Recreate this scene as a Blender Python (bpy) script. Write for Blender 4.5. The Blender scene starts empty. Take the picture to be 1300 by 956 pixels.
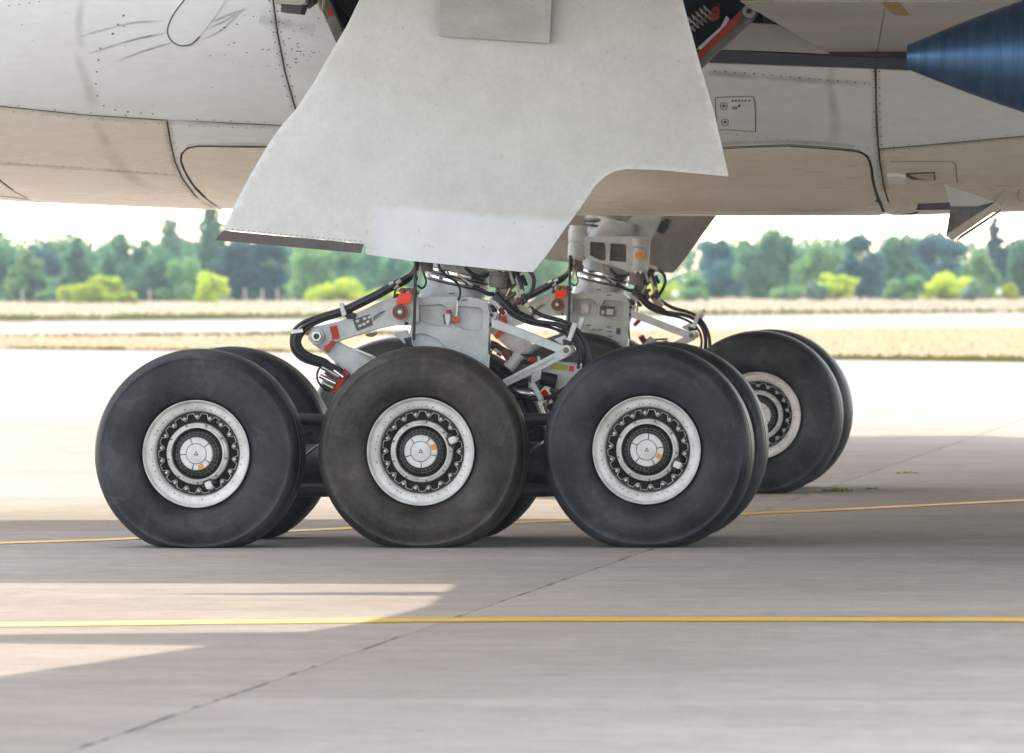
import bpy, bmesh, math, random
from mathutils import Vector, Matrix, Euler
from mathutils.geometry import delaunay_2d_cdt

random.seed(7)
SC = bpy.context.scene
COL = SC.collection

# ------------------------------------------------------------------ camera
F, XC, DC, HC = 8789.1, 5.0509, 44.319, 1.7363          # focal length in photo pixels, position
YAW, PITCH, ROLL = 0.100305, -0.0142549, -0.0043936
cy, sy = math.cos(YAW), math.sin(YAW)
FW = Vector((-sy * math.cos(PITCH), cy * math.cos(PITCH), math.sin(PITCH)))
R0 = Vector((cy, sy, 0)); U0 = R0.cross(FW)
RT = R0 * math.cos(ROLL) + U0 * math.sin(ROLL)
UP = U0 * math.cos(ROLL) - R0 * math.sin(ROLL)
CAM = Vector((XC, -DC, HC))
cd = bpy.data.cameras.new("camera")
cam = bpy.data.objects.new("camera", cd); COL.objects.link(cam)
cam.matrix_world = Matrix(((RT.x, UP.x, -FW.x, CAM.x), (RT.y, UP.y, -FW.y, CAM.y), (RT.z, UP.z, -FW.z, CAM.z), (0, 0, 0, 1)))
cd.sensor_width = 36.0; cd.lens = F / 1300 * 36
cd.clip_start = 0.5; cd.clip_end = 9000
cd.dof.use_dof = True; cd.dof.focus_distance = 45.0; cd.dof.aperture_fstop = 5.6
SC.camera = cam

# ------------------------------------------------------------------ light
SUNV = Vector((-0.55, 1.27, 1.0)).normalized()           # towards the sun
world = bpy.data.worlds.new("World"); SC.world = world; world.use_nodes = True
wn = world.node_tree.nodes; wl = world.node_tree.links
sky = wn.new("ShaderNodeTexSky"); sky.sky_type = 'NISHITA'; sky.sun_disc = False
sky.sun_elevation = math.asin(SUNV.z); sky.sun_rotation = math.atan2(SUNV.x, SUNV.y)
sky.air_density = 0.8; sky.dust_density = 0.8; sky.ozone_density = 1.0
veil = wn.new("ShaderNodeVectorMath"); veil.operation = 'ADD'; veil.inputs[1].default_value = (3.3, 3.5, 3.8)   # thin even white haze cover
wl.new(sky.outputs[0], veil.inputs[0]); wl.new(veil.outputs[0], wn["Background"].inputs[0]); wn["Background"].inputs[1].default_value = 0.15
sl = bpy.data.lights.new("sun", 'SUN'); sl.energy = 2.0; sl.angle = math.radians(0.55); sl.color = (1.0, 0.96, 0.90)
so = bpy.data.objects.new("sun", sl); COL.objects.link(so)
so.rotation_euler = (-SUNV).to_track_quat('-Z', 'Y').to_euler(); so.location = (0, 0, 40)
SC.view_settings.view_transform = 'Standard'; SC.view_settings.look = 'None'
SC.view_settings.exposure = 1.36; SC.view_settings.gamma = 1.0
SC.view_settings.use_white_balance = True; SC.view_settings.white_balance_temperature = 7450; SC.view_settings.white_balance_tint = 10
SC.cycles.max_bounces = 6; SC.cycles.diffuse_bounces = 4; SC.cycles.transparent_max_bounces = 6
SC.cycles.volume_bounces = 0
SC.cycles.use_denoising = True

# ------------------------------------------------------------------ photo pixel -> place
def ray(px, py):
    return (FW * F + RT * (px - 650) - UP * (py - 478)).normalized()
def at(px, py, Y):
    d = ray(px, py); return CAM + d * ((Y + DC) / d.y)
def ground(px, py, z=0.0):
    d = ray(px, py); return CAM + d * ((z - HC) / d.z)
def at_depth(px, dist):
    d = ray(px, 352); p = CAM + d * (dist / d.y); return Vector((p.x, p.y, 0))

# ------------------------------------------------------------------ materials
def mat(name, col, rough=0.5, metal=0.0, var=0.0, scale=4.0, stretch=(1, 1, 1), col2=None, bump=0.0, bscale=None, fine=0.0, spec=0.5):
    m = bpy.data.materials.new(name); m.use_nodes = True
    n = m.node_tree.nodes; l = m.node_tree.links; b = n["Principled BSDF"]
    b.inputs["Roughness"].default_value = rough; b.inputs["Metallic"].default_value = metal
    b.inputs["Specular IOR Level"].default_value = spec
    c = (*col, 1)
    if var or col2 or bump:
        tc = n.new("ShaderNodeTexCoord"); mp = n.new("ShaderNodeMapping"); mp.inputs["Scale"].default_value = stretch
        l.new(tc.outputs["Object"], mp.inputs[0])
        nz = n.new("ShaderNodeTexNoise"); nz.inputs["Scale"].default_value = scale; nz.inputs["Detail"].default_value = 6
        nz.inputs["Roughness"].default_value = 0.62
        l.new(mp.outputs[0], nz.inputs["Vector"])
        rp = n.new("ShaderNodeValToRGB")
        k = col2 if col2 else tuple(x * (1 - var) for x in col)
        rp.color_ramp.elements[0].position = 0.34; rp.color_ramp.elements[1].position = 0.66
        rp.color_ramp.elements[0].color = (*k, 1); rp.color_ramp.elements[1].color = c
        l.new(nz.outputs[0], rp.inputs[0])
        out = rp.outputs[0]
        if fine:
            n2 = n.new("ShaderNodeTexNoise"); n2.inputs["Scale"].default_value = scale * 14; n2.inputs["Detail"].default_value = 4
            l.new(mp.outputs[0], n2.inputs["Vector"])
            mr = n.new("ShaderNodeMapRange"); mr.inputs[3].default_value = 1 - fine; mr.inputs[4].default_value = 1 + fine
            mr.inputs[1].default_value = 0.3; mr.inputs[2].default_value = 0.7
            l.new(n2.outputs[0], mr.inputs[0])
            mx = n.new("ShaderNodeVectorMath"); mx.operation = 'SCALE'
            l.new(out, mx.inputs[0]); l.new(mr.outputs[0], mx.inputs["Scale"]); out = mx.outputs[0]
        l.new(out, b.inputs["Base Color"])
        rr = n.new("ShaderNodeMapRange"); rr.inputs[3].default_value = min(1, rough + .08); rr.inputs[4].default_value = max(0, rough - .06)
        l.new(nz.outputs[0], rr.inputs[0]); l.new(rr.outputs[0], b.inputs["Roughness"])
        if bump:
            n3 = n.new("ShaderNodeTexNoise"); n3.inputs["Scale"].default_value = bscale or scale * 6; n3.inputs["Detail"].default_value = 4
            l.new(mp.outputs[0], n3.inputs["Vector"])
            bp = n.new("ShaderNodeBump"); bp.inputs["Strength"].default_value = bump; bp.inputs["Distance"].default_value = 0.02
            l.new(n3.outputs[0], bp.inputs["Height"]); l.new(bp.outputs[0], b.inputs["Normal"])
    else:
        b.inputs["Base Color"].default_value = c
    return m

M = {}
M['skin'] = mat('airframe_paint', (0.86, 0.86, 0.87), .28, var=.1, scale=1.1, stretch=(.5, 1, 1.6), col2=(.77, .755, .74), fine=.03)
M['skin_bounce'] = mat('belly_bounce_paint', (0.83, 0.775, 0.70), .26, var=.1, scale=1.3, stretch=(.35, 1, 1.6), col2=(.74, .67, .58), fine=.04)  # skin paint warmed to tan, carrying the ground bounce under the belly
M['door_inner'] = mat('door_inner_primer', (.33, .30, .27), .55, scale=3, col2=(.20, .18, .16), fine=.08)
M['skin_door'] = mat('door_paint', (0.72, 0.71, 0.69), .42, scale=2.2, col2=(.655, .645, .625), fine=.035)
M['wing'] = mat('wing_paint', (.56, .53, .50), .4, scale=1.5, stretch=(.5, 1, 1), col2=(.47, .44, .41), fine=.03)
M['under'] = mat('dark_primer', (.05, .045, .04), .7)
M['seal'] = mat('black_rubber_seal', (.02, .02, .022), .6)
M['band'] = mat('dark_band', (.085, .085, .105), .5, var=.2, scale=5)
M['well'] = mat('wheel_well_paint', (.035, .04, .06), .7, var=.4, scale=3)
M['rivet'] = mat('rivet_head', (.17, .15, .13), .5)
M['chip'] = mat('paint_chip', (.09, .065, .05), .8)
M['smear'] = mat('brown_smear', (.37, .33, .29), .6, var=.25, scale=9)
M['orange_stain'] = mat('orange_stain', (.55, .33, .12), .6, var=.3, scale=8)
M['line'] = mat('panel_line', (.13, .12, .11), .7)
M['gear'] = mat('landing_gear_enamel', (.55, .57, .58), .32, var=.1, scale=7, col2=(.39, .395, .39), fine=.06)
M['gear_dirty'] = mat('dirty_gear_enamel', (.24, .22, .20), .5, scale=9, col2=(.10, .09, .08), fine=.1)
M['truck'] = mat('dark_truck_enamel', (.07, .065, .06), .5, scale=9, col2=(.025, .023, .022), fine=.15)  # beam, axles and rods, much darker than the leg enamel
M['white_arm'] = mat('white_arm_enamel', (.68, .70, .71), .35, scale=7, col2=(.52, .52, .51), fine=.05)
M['chrome'] = mat('chrome', (.85, .85, .85), .12, metal=1)
M['steel'] = mat('steel', (.55, .54, .52), .35, metal=1, var=.3, scale=20)
M['bronze'] = mat('brown_steel', (.22, .16, .12), .45, metal=.5, var=.4, scale=14)
M['hose'] = mat('black_hose', (.025, .025, .028), .45, var=.3, scale=20)
M['black'] = mat('black_metal', (.018, .018, .02), .5)
M['red'] = mat('red_paint', (.55, .02, .012), .45, var=.25, scale=12)
M['tag'] = mat('red_streamer', (.90, .045, .008), .45)
M['redbrown'] = mat('red_brown_bolt', (.24, .07, .045), .5, var=.4, scale=20)
M['yellow_tag'] = mat('yellow_placard', (.62, .58, .06), .5, var=.2, scale=30)
M['placard'] = mat('dark_placard', (.09, .085, .08), .5)
M['placard_light'] = mat('placard_legend', (.55, .55, .52), .5)
M['orange'] = mat('orange_sticker', (.75, .27, .02), .5)
M['hub'] = mat('hub_enamel', (.70, .70, .69), .35, var=.12, scale=14, col2=(.56, .55, .53), fine=.05)
M['hub_ring'] = mat('worn_hub_ring', (.66, .64, .61), .35, metal=.1, scale=16, col2=(.42, .40, .37), fine=.12)
M['recess'] = mat('wheel_recess', (.014, .013, .013), .7, var=.4, scale=18)
M['scallop'] = mat('worn_dark_metal', (.03, .028, .026), .5, metal=.2, var=.5, scale=24)
M['edge'] = mat('bare_metal_edge', (.78, .75, .70), .35, metal=.5, var=.25, scale=30)
M['plate'] = mat('worn_plate', (.52, .50, .48), .4, scale=3, stretch=(1, 1, 2.2), col2=(.42, .40, .38), fine=.06)
M['cream'] = mat('cream_metal', (.62, .54, .44), .5, var=.2, scale=15)

# tyre: dusty rubber, dust in patches and in rings
def tyre_mat(name, tint, dust, amt):
    m = mat(name, tint, .5); n = m.node_tree.nodes; l = m.node_tree.links; b = n["Principled BSDF"]; b.inputs["Specular IOR Level"].default_value = .32
    tc = n.new("ShaderNodeTexCoord")
    ln = n.new("ShaderNodeVectorMath"); ln.operation = 'LENGTH'
    sx = n.new("ShaderNodeSeparateXYZ"); l.new(tc.outputs["Object"], sx.inputs[0])
    cb = n.new("ShaderNodeCombineXYZ"); l.new(sx.outputs[0], cb.inputs[0]); l.new(sx.outputs[2], cb.inputs[2])
    l.new(cb.outputs[0], ln.inputs[0])
    n1 = n.new("ShaderNodeTexNoise"); n1.inputs["Scale"].default_value = 2.6; n1.inputs["Detail"].default_value = 7; n1.inputs["Roughness"].default_value = .6
    l.new(tc.outputs["Object"], n1.inputs["Vector"])
    n2 = n.new("ShaderNodeTexNoise"); n2.noise_dimensions = '1D'; n2.inputs["Scale"].default_value = 22; n2.inputs["Detail"].default_value = 3
    l.new(ln.outputs["Value"], n2.inputs["W"])
    n4 = n.new("ShaderNodeTexNoise"); n4.inputs["Scale"].default_value = 40; n4.inputs["Detail"].default_value = 5
    l.new(tc.outputs["Object"], n4.inputs["Vector"])
    ad = n.new("ShaderNodeMath"); ad.operation = 'MULTIPLY_ADD'; ad.inputs[1].default_value = .16
    l.new(n2.outputs[0], ad.inputs[0]); l.new(n1.outputs[0], ad.inputs[2])
    ad2 = n.new("ShaderNodeMath"); ad2.operation = 'MULTIPLY_ADD'; ad2.inputs[1].default_value = .25
    l.new(n4.outputs[0], ad2.inputs[0]); l.new(ad.outputs[0], ad2.inputs[2])
    rp = n.new("ShaderNodeValToRGB"); e = rp.color_ramp.elements
    e[0].position = .72; e[0].color = (*tint, 1); e[1].position = 1.12; e[1].color = (*[a + (d - a) * amt for a, d in zip(tint, dust)], 1)
    mr0 = n.new("ShaderNodeMapRange"); mr0.inputs[1].default_value = .56; mr0.inputs[2].default_value = .92
    l.new(ad2.outputs[0], mr0.inputs[0]); e[0].position = 0; e[1].position = 1
    l.new(mr0.outputs[0], rp.inputs[0]); l.new(rp.outputs[0], b.inputs["Base Color"])
    n5 = n.new("ShaderNodeTexNoise"); n5.inputs["Scale"].default_value = 3.4; n5.inputs["Detail"].default_value = 3; n5.inputs["Distortion"].default_value = 1.6
    oi = n.new("ShaderNodeObjectInfo"); of = n.new("ShaderNodeVectorMath"); of.operation = 'ADD'; l.new(tc.outputs["Object"], of.inputs[0]); l.new(oi.outputs["Location"], of.inputs[1])
    l.new(of.outputs[0], n5.inputs["Vector"]); l.new(of.outputs[0], n1.inputs["Vector"])
    r5 = n.new("ShaderNodeMapRange"); r5.inputs[1].default_value = .56; r5.inputs[2].default_value = .60; r5.inputs[3].default_value = 1; r5.inputs[4].default_value = 1.4; l.new(n5.outputs[0], r5.inputs[0])
    v5 = n.new("ShaderNodeVectorMath"); v5.operation = 'SCALE'; l.new(rp.outputs[0], v5.inputs[0]); l.new(r5.outputs[0], v5.inputs["Scale"]); l.new(v5.outputs[0], b.inputs["Base Color"])
    bp = n.new("ShaderNodeBump"); bp.inputs["Strength"].default_value = .25; bp.inputs["Distance"].default_value = .004
    l.new(n4.outputs[0], bp.inputs["Height"]); l.new(bp.outputs[0], b.inputs["Normal"])
    mr = n.new("ShaderNodeMapRange"); mr.inputs[3].default_value = .36; mr.inputs[4].default_value = .58
    l.new(n1.outputs[0], mr.inputs[0]); l.new(mr.outputs[0], b.inputs["Roughness"])
    return m
M['tyre'] = tyre_mat('tyre_rubber', (.010, .0105, .013), (.052, .054, .060), .9)
M['tyre_brown'] = tyre_mat('tyre_rubber_dusty', (.011, .0105, .0105), (.085, .070, .057), .9)
M['tyre_letter'] = mat('tyre_letter', (.055, .055, .06), .6)

# rim enamel with faint stencilled print on a ring
def rim_mat():
    m = mat('rim_enamel', (.78, .77, .75), .35, scale=9, col2=(.55, .53, .51), fine=.05)
    n = m.node_tree.nodes; l = m.node_tree.links; b = n["Principled BSDF"]
    src = b.inputs["Base Color"].links[0].from_socket
    tc = n.new("ShaderNodeTexCoord"); sx = n.new("ShaderNodeSeparateXYZ"); l.new(tc.outputs["Object"], sx.inputs[0])
    an = n.new("ShaderNodeMath"); an.operation = 'ARCTAN2'; l.new(sx.outputs[2], an.inputs[0]); l.new(sx.outputs[0], an.inputs[1])
    cb = n.new("ShaderNodeCombineXYZ"); l.new(sx.outputs[0], cb.inputs[0]); l.new(sx.outputs[2], cb.inputs[1])
    ln = n.new("ShaderNodeVectorMath"); ln.operation = 'LENGTH'; l.new(cb.outputs[0], ln.inputs[0])
    d = n.new("ShaderNodeMath"); d.operation = 'SUBTRACT'; d.inputs[1].default_value = .296; l.new(ln.outputs["Value"], d.inputs[0])
    a = n.new("ShaderNodeMath"); a.operation = 'ABSOLUTE'; l.new(d.outputs[0], a.inputs[0])
    c = n.new("ShaderNodeMath"); c.operation = 'LESS_THAN'; c.inputs[1].default_value = .0035; l.new(a.outputs[0], c.inputs[0])
    nz = n.new("ShaderNodeTexNoise"); nz.noise_dimensions = '1D'; nz.inputs["Scale"].default_value = 14; nz.inputs["Detail"].default_value = 3
    l.new(an.outputs[0], nz.inputs["W"])
    g = n.new("ShaderNodeMath"); g.operation = 'GREATER_THAN'; g.inputs[1].default_value = .58; l.new(nz.outputs[0], g.inputs[0])
    mu = n.new("ShaderNodeMath"); mu.operation = 'MULTIPLY'; l.new(c.outputs[0], mu.inputs[0]); l.new(g.outputs[0], mu.inputs[1])
    mx = n.new("ShaderNodeMix"); mx.data_type = 'RGBA'; mx.inputs[7].default_value = (.2, .19, .18, 1)
    l.new(mu.outputs[0], mx.inputs[0]); l.new(src, mx.inputs[6]); l.new(mx.outputs[2], b.inputs["Base Color"])
    return m
M['rim'] = rim_mat()

# ------------------------------------------------------------------ object helpers
W = {}                                                    # world origin of every Empty
def tag(o, label=None, cat=None, group=None, kind=None):
    for k, v in (('label', label), ('category', cat), ('group', group), ('kind', kind)):
        if v: o[k] = v
    return o
def empty(name, loc, parent=None):
    o = bpy.data.objects.new(name, None); COL.objects.link(o); o.empty_display_size = .2
    loc = Vector(loc)
    o.location = loc - (W[parent.name] if parent else Vector())
    if parent: o.parent = parent
    W[o.name] = loc
    return o
def link(name, me, m, parent=None, smooth=False, loc=None):
    o = bpy.data.objects.new(name, me); COL.objects.link(o)
    if m and not me.materials: me.materials.append(m)
    if parent: o.parent = parent
    if loc is not None: o.location = loc
    if smooth:
        me.polygons.foreach_set("use_smooth", [True] * len(me.polygons))
        if smooth != 'all':
            me.set_sharp_from_angle(angle=math.radians(38))
    return o
def mobj(name, V, Fc, m, parent=None, smooth=False, local=False):
    """mesh from world coordinates, placed under parent"""
    o0 = Vector() if (local or not parent) else W[parent.name]
    me = bpy.data.meshes.new(name); me.from_pydata([tuple(Vector(v) - o0) for v in V], [], Fc); me.update()
    return link(name, me, m, parent, smooth)
def bev(o, w=.004, seg=2):
    b = o.modifiers.new("bevel", 'BEVEL'); b.width = w; b.segments = seg; b.limit_method = 'ANGLE'; b.angle_limit = math.radians(35)
    return o
def inpoly(x, y, P):
    c = False; j = len(P) - 1
    for i in range(len(P)):
        xi, yi = P[i]; xj, yj = P[j]
        if (yi > y) != (yj > y) and x < (xj - xi) * (y - yi) / (yj - yi + 1e-12) + xi: c = not c
        j = i
    return c
def tri_poly(outer, holes=(), su=None, sv=None):
    """triangles of an outline with holes and inner grid points (2-D)"""
    V, E = [], []
    for lp in [outer, *holes]:
        s = len(V); n = len(lp)
        V += [Vector(p) for p in lp]; E += [(s + i, s + (i + 1) % n) for i in range(n)]
    if su:
        us = [p[0] for p in outer]; vs = [p[1] for p in outer]
        u = min(us) + su * .5
        while u < max(us):
            v = min(vs) + sv * .5
            while v < max(vs):
                if inpoly(u, v, outer) and not any(inpoly(u, v, h) for h in holes):
                    V.append(Vector((u, v)))
                v += sv
            u += su
    r = delaunay_2d_cdt(V, E, [], 0, 1e-6)
    vv = r[0]; tris = []
    for f in r[2]:
        for k in range(1, len(f) - 1):
            t = (f[0], f[k], f[k + 1]); c = (vv[t[0]] + vv[t[1]] + vv[t[2]]) / 3
            if inpoly(c.x, c.y, outer) and not any(inpoly(c.x, c.y, h) for h in holes): tris.append(t)
    return vv, tris
def skirt(V, T, back):
    """give an open sheet thickness: back(i) is the rear position of vertex i"""
    n = len(V); cnt = {}
    for t in T:
        for a, b in ((t[0], t[1]), (t[1], t[2]), (t[2], t[0])):
            cnt[(min(a, b), max(a, b))] = cnt.get((min(a, b), max(a, b)), []) + [(a, b)]
    V2 = list(V) + [back(i) for i in range(n)]
    Fc = [tuple(t) for t in T] + [tuple(n + i for i in reversed(t)) for t in T]
    for k, es in cnt.items():
        if len(es) == 1:
            a, b = es[0]; Fc.append((b, a, n + a, n + b))
    return V2, Fc
def densify(P, step):
    out = []
    for i in range(len(P)):
        a = Vector(P[i]); b = Vector(P[(i + 1) % len(P)]); k = max(1, int((b - a).length / step))
        out += [tuple(a.lerp(b, j / k)) for j in range(k)]
    return out
def spline(P, k=6, closed=False):
    P = [Vector(p) for p in P]; out = []; n = len(P)
    for i in range(n if closed else n - 1):
        if closed: p0, p1, p2, p3 = P[(i - 1) % n], P[i], P[(i + 1) % n], P[(i + 2) % n]
        else: p0, p1, p2, p3 = P[max(0, i - 1)], P[i], P[i + 1], P[min(n - 1, i + 2)]
        for j in range(k):
            t = j / k
            out.append(.5 * ((2 * p1) + (p2 - p0) * t + (2 * p0 - 5 * p1 + 4 * p2 - p3) * t * t + (3 * p1 - p0 - 3 * p2 + p3) * t ** 3))
    if not closed: out.append(P[-1])
    return out
def plate(name, poly, Y, th, m, parent, holes=(), bw=.004):
    """a flat plate of real thickness whose outline lies at depth Y (front face), running back th"""
    vv, T = tri_poly(poly, holes)
    V = [at(p.x, p.y, Y) for p in vv]
    cen = sum(V, Vector()) / len(V)
    V2, Fc = skirt(V, T, lambda i: V[i] + Vector((0, th, 0)))
    o = mobj(name, V2, Fc, m, parent)
    bm = bmesh.new(); bm.from_mesh(o.data); bmesh.ops.recalc_face_normals(bm, faces=bm.faces)
    bmesh.ops.dissolve_limit(bm, angle_limit=.01, verts=bm.verts, edges=bm.edges)
    bm.to_mesh(o.data); bm.free()
    if bw: bev(o, bw)
    return o
def tube_geo(P, r, ns=8, V=None, Fc=None, cap=True):
    V = [] if V is None else V; Fc = [] if Fc is None else Fc
    s = len(V); n = len(P); up = Vector((0, 1, .01))
    for i in range(n):
        d = (P[min(n - 1, i + 1)] - P[max(0, i - 1)])
        if d.length < 1e-9: d = Vector((0, 0, 1))
        d.normalize(); a = d.cross(up)
        if a.length < .05: a = d.cross(Vector((1, 0, 0)))
        a.normalize(); b = a.cross(d)
        rr = r[i] if isinstance(r, (list, tuple)) else r
        V += [P[i] + (a * math.cos(q) + b * math.sin(q)) * rr for q in [2 * math.pi * k / ns for k in range(ns)]]
    for i in range(n - 1):
        for k in range(ns):
            Fc.append((s + i * ns + k, s + i * ns + (k + 1) % ns, s + (i + 1) * ns + (k + 1) % ns, s + (i + 1) * ns + k))
    if cap:
        Fc.append(tuple(s + k for k in reversed(range(ns)))); Fc.append(tuple(s + (n - 1) * ns + k for k in range(ns)))
    return V, Fc
def tube(name, pts, r, m, parent, ns=8, k=6, world=False):
    P = [Vector(p) if world else at(*p) for p in pts]
    if len(P) > 2: P = spline(P, k)
    V, Fc = tube_geo(P, r, ns)
    return mobj(name, V, Fc, m, parent, True)
def revolve(prof, ns, axis='Y', sym=None):
    """prof [(r, h)] round the axis through 0 -> verts, faces"""
    V, Fc = [], []; n = len(prof)
    for k in range(ns):
        a = 2 * math.pi * k / ns; c, s = math.cos(a), math.sin(a)
        for r, h in prof:
            V.append((r * c, h, r * s) if axis == 'Y' else (r * c, r * s, h) if axis == 'Z' else (h, r * c, r * s))
    for k in range(ns):
        q = (k + 1) % ns
        for i in range(n - 1):
            Fc.append((k * n + i, k * n + i + 1, q * n + i + 1, q * n + i))
    return V, Fc
def fixn(me):
    bm = bmesh.new(); bm.from_mesh(me); bmesh.ops.remove_doubles(bm, verts=bm.verts, dist=1e-6)
    bmesh.ops.recalc_face_normals(bm, faces=bm.faces); bm.to_mesh(me); bm.free()
def cyl_y(name, px, py, Y, r, ln, m, parent, ns=24, bw=.003, hole=0.0):
    """a round boss, its axis across the aircraft, front face at depth Y"""
    c = at(px, py, Y)
    pr = [(hole, 0), (r, 0), (r, ln), (hole, ln)] if hole else [(0, 0), (r, 0), (r, ln), (0, ln)]
    if hole: pr.append(pr[0])
    V, Fc = revolve(pr, ns)
    o = mobj(name, [Vector(v) + c for v in V], Fc, m, parent); fixn(o.data)
    if bw: bev(o, bw)
    return o
def lathe_axis(name, A, B, prof, m, parent, ns=40, ey=1.0):
    """turned body from A to B: prof [(t, r)]; ey flattens it across the aircraft"""
    A = Vector(A); B = Vector(B); d = (B - A); L = d.length; d.normalize()
    side = Vector((0, 1, 0)); side = (side - d * side.dot(d)).normalized(); q = side.cross(d)
    V, Fc = [], []; n = len(prof)
    for k in range(ns):
        a = 2 * math.pi * k / ns
        for t, r in prof:
            V.append(A + d * (t * L) + q * (r * math.cos(a)) + side * (r * ey * math.sin(a)))
    for k in range(ns):
        z = (k + 1) % ns
        for i in range(n - 1): Fc.append((k * n + i, k * n + i + 1, z * n + i + 1, z * n + i))
    Fc.append(tuple(k * n for k in range(ns))); Fc.append(tuple(k * n + n - 1 for k in range(ns)))
    o = mobj(name, V, Fc, m, parent); fixn(o.data)
    me = o.data; me.polygons.foreach_set("use_smooth", [True] * len(me.polygons)); me.set_sharp_from_angle(angle=math.radians(35))
    return o
def boxgeo(c, sx, sy, sz, V, Fc, rot=None):
    s = len(V)
    for x in (-1, 1):
        for y in (-1, 1):
            for z in (-1, 1):
                v = Vector((x * sx / 2, y * sy / 2, z * sz / 2))
                if rot: v = rot @ v
                V.append(Vector(c) + v)
    Fc += [tuple(s + i for i in f) for f in ((0, 1, 3, 2), (4, 6, 7, 5), (0, 4, 5, 1), (2, 3, 7, 6), (0, 2, 6, 4), (1, 5, 7, 3))]
def copy_tree(o, parent=None, keep=None):
    c = o.copy(); COL.objects.link(c)
    if parent: c.parent = parent
    for ch in list(o.children): copy_tree(ch, c)
    return c

# ================================================================== the ground
def ground_mat():
    m = mat('dry_grass_ground', (.40, .30, .14), .9, scale=.25, col2=(.30, .25, .11), fine=.25)
    return m
M['soil'] = ground_mat()
M['straw'] = mat('straw_grass', (.33, .185, .075), .9, scale=.12, stretch=(.4, 1, 1), col2=(.27, .165, .05), fine=.2)
M['straw_far'] = mat('pale_straw_grass', (.30, .195, .115), .9, scale=.06, stretch=(.4, 1, 1), col2=(.25, .175, .085), fine=.2)

def concrete_mat(name, c1, c2):
    m = mat(name, c1, .85, scale=.5, col2=c2, fine=.07, bump=.08, bscale=45, spec=0.0)
    n = m.node_tree.nodes; l = m.node_tree.links; b = n["Principled BSDF"]
    src = b.inputs["Base Color"].links[0].from_socket
    tc = n.new("ShaderNodeTexCoord"); mp = n.new("ShaderNodeMapping"); mp.inputs["Scale"].default_value = (.12, 1.6, 1)
    l.new(tc.outputs["Object"], mp.inputs[0])
    nz = n.new("ShaderNodeTexNoise"); nz.inputs["Scale"].default_value = 1.2; nz.inputs["Detail"].default_value = 8; nz.inputs["Roughness"].default_value = .7
    l.new(mp.outputs[0], nz.inputs["Vector"])
    mr = n.new("ShaderNodeMapRange"); mr.inputs[1].default_value = .3; mr.inputs[2].default_value = .7; mr.inputs[3].default_value = .90; mr.inputs[4].default_value = 1.06
    l.new(nz.outputs[0], mr.inputs[0])
    oi = n.new("ShaderNodeObjectInfo"); mr2 = n.new("ShaderNodeMapRange"); mr2.inputs[3].default_value = .95; mr2.inputs[4].default_value = 1.04
    l.new(oi.outputs["Random"], mr2.inputs[0])
    mu = n.new("ShaderNodeMath"); mu.operation = 'MULTIPLY'; l.new(mr.outputs[0], mu.inputs[0]); l.new(mr2.outputs[0], mu.inputs[1])
    gr = n.new("ShaderNodeTexNoise"); gr.inputs["Scale"].default_value = 55; gr.inputs["Detail"].default_value = 3; gr.inputs["Roughness"].default_value = .7; l.new(tc.outputs["Object"], gr.inputs["Vector"])
    g2 = n.new("ShaderNodeMapRange"); g2.inputs[1].default_value = .25; g2.inputs[2].default_value = .75; g2.inputs[3].default_value = .84; g2.inputs[4].default_value = 1.16; l.new(gr.outputs[0], g2.inputs[0])
    bl = n.new("ShaderNodeTexNoise"); bl.inputs["Scale"].default_value = 1.7; bl.inputs["Detail"].default_value = 7; bl.inputs["Roughness"].default_value = .75; l.new(tc.outputs["Object"], bl.inputs["Vector"])
    b2 = n.new("ShaderNodeMapRange"); b2.inputs[1].default_value = .35; b2.inputs[2].default_value = .65; b2.inputs[3].default_value = .93; b2.inputs[4].default_value = 1.05; l.new(bl.outputs[0], b2.inputs[0])
    m3 = n.new("ShaderNodeMath"); m3.operation = 'MULTIPLY'; l.new(g2.outputs[0], m3.inputs[0]); l.new(b2.outputs[0], m3.inputs[1])
    m4 = n.new("ShaderNodeMath"); m4.operation = 'MULTIPLY'; l.new(m3.outputs[0], m4.inputs[0]); l.new(mu.outputs[0], m4.inputs[1])
    vs = n.new("ShaderNodeVectorMath"); vs.operation = 'SCALE'; l.new(src, vs.inputs[0]); l.new(m4.outputs[0], vs.inputs["Scale"])
    l.new(vs.outputs[0], b.inputs["Base Color"])
    return m
M['concrete'] = concrete_mat('apron_concrete', (.47, .415, .375), (.41, .36, .32))
M['runway'] = concrete_mat('runway_concrete', (.46, .42, .39), (.41, .375, .345))
M['joint'] = mat('joint_filler', (.22, .195, .17), .9, var=.4, scale=8)
M['yellow'] = mat('yellow_line_paint', (.85, .50, .008), .6, scale=9, stretch=(.4, 1, 1), col2=(.66, .42, .04), fine=.22)

def sheet(name, pts, z, m, label=None):
    o = mobj(name, [(p[0], p[1], z) for p in pts], [tuple(range(len(pts)))], m)
    o['kind'] = 'structure'; return o
sheet('ground', [(-6000, -300), (6000, -300), (6000, 8000), (-6000, 8000)], -.06, M['soil'])

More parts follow.
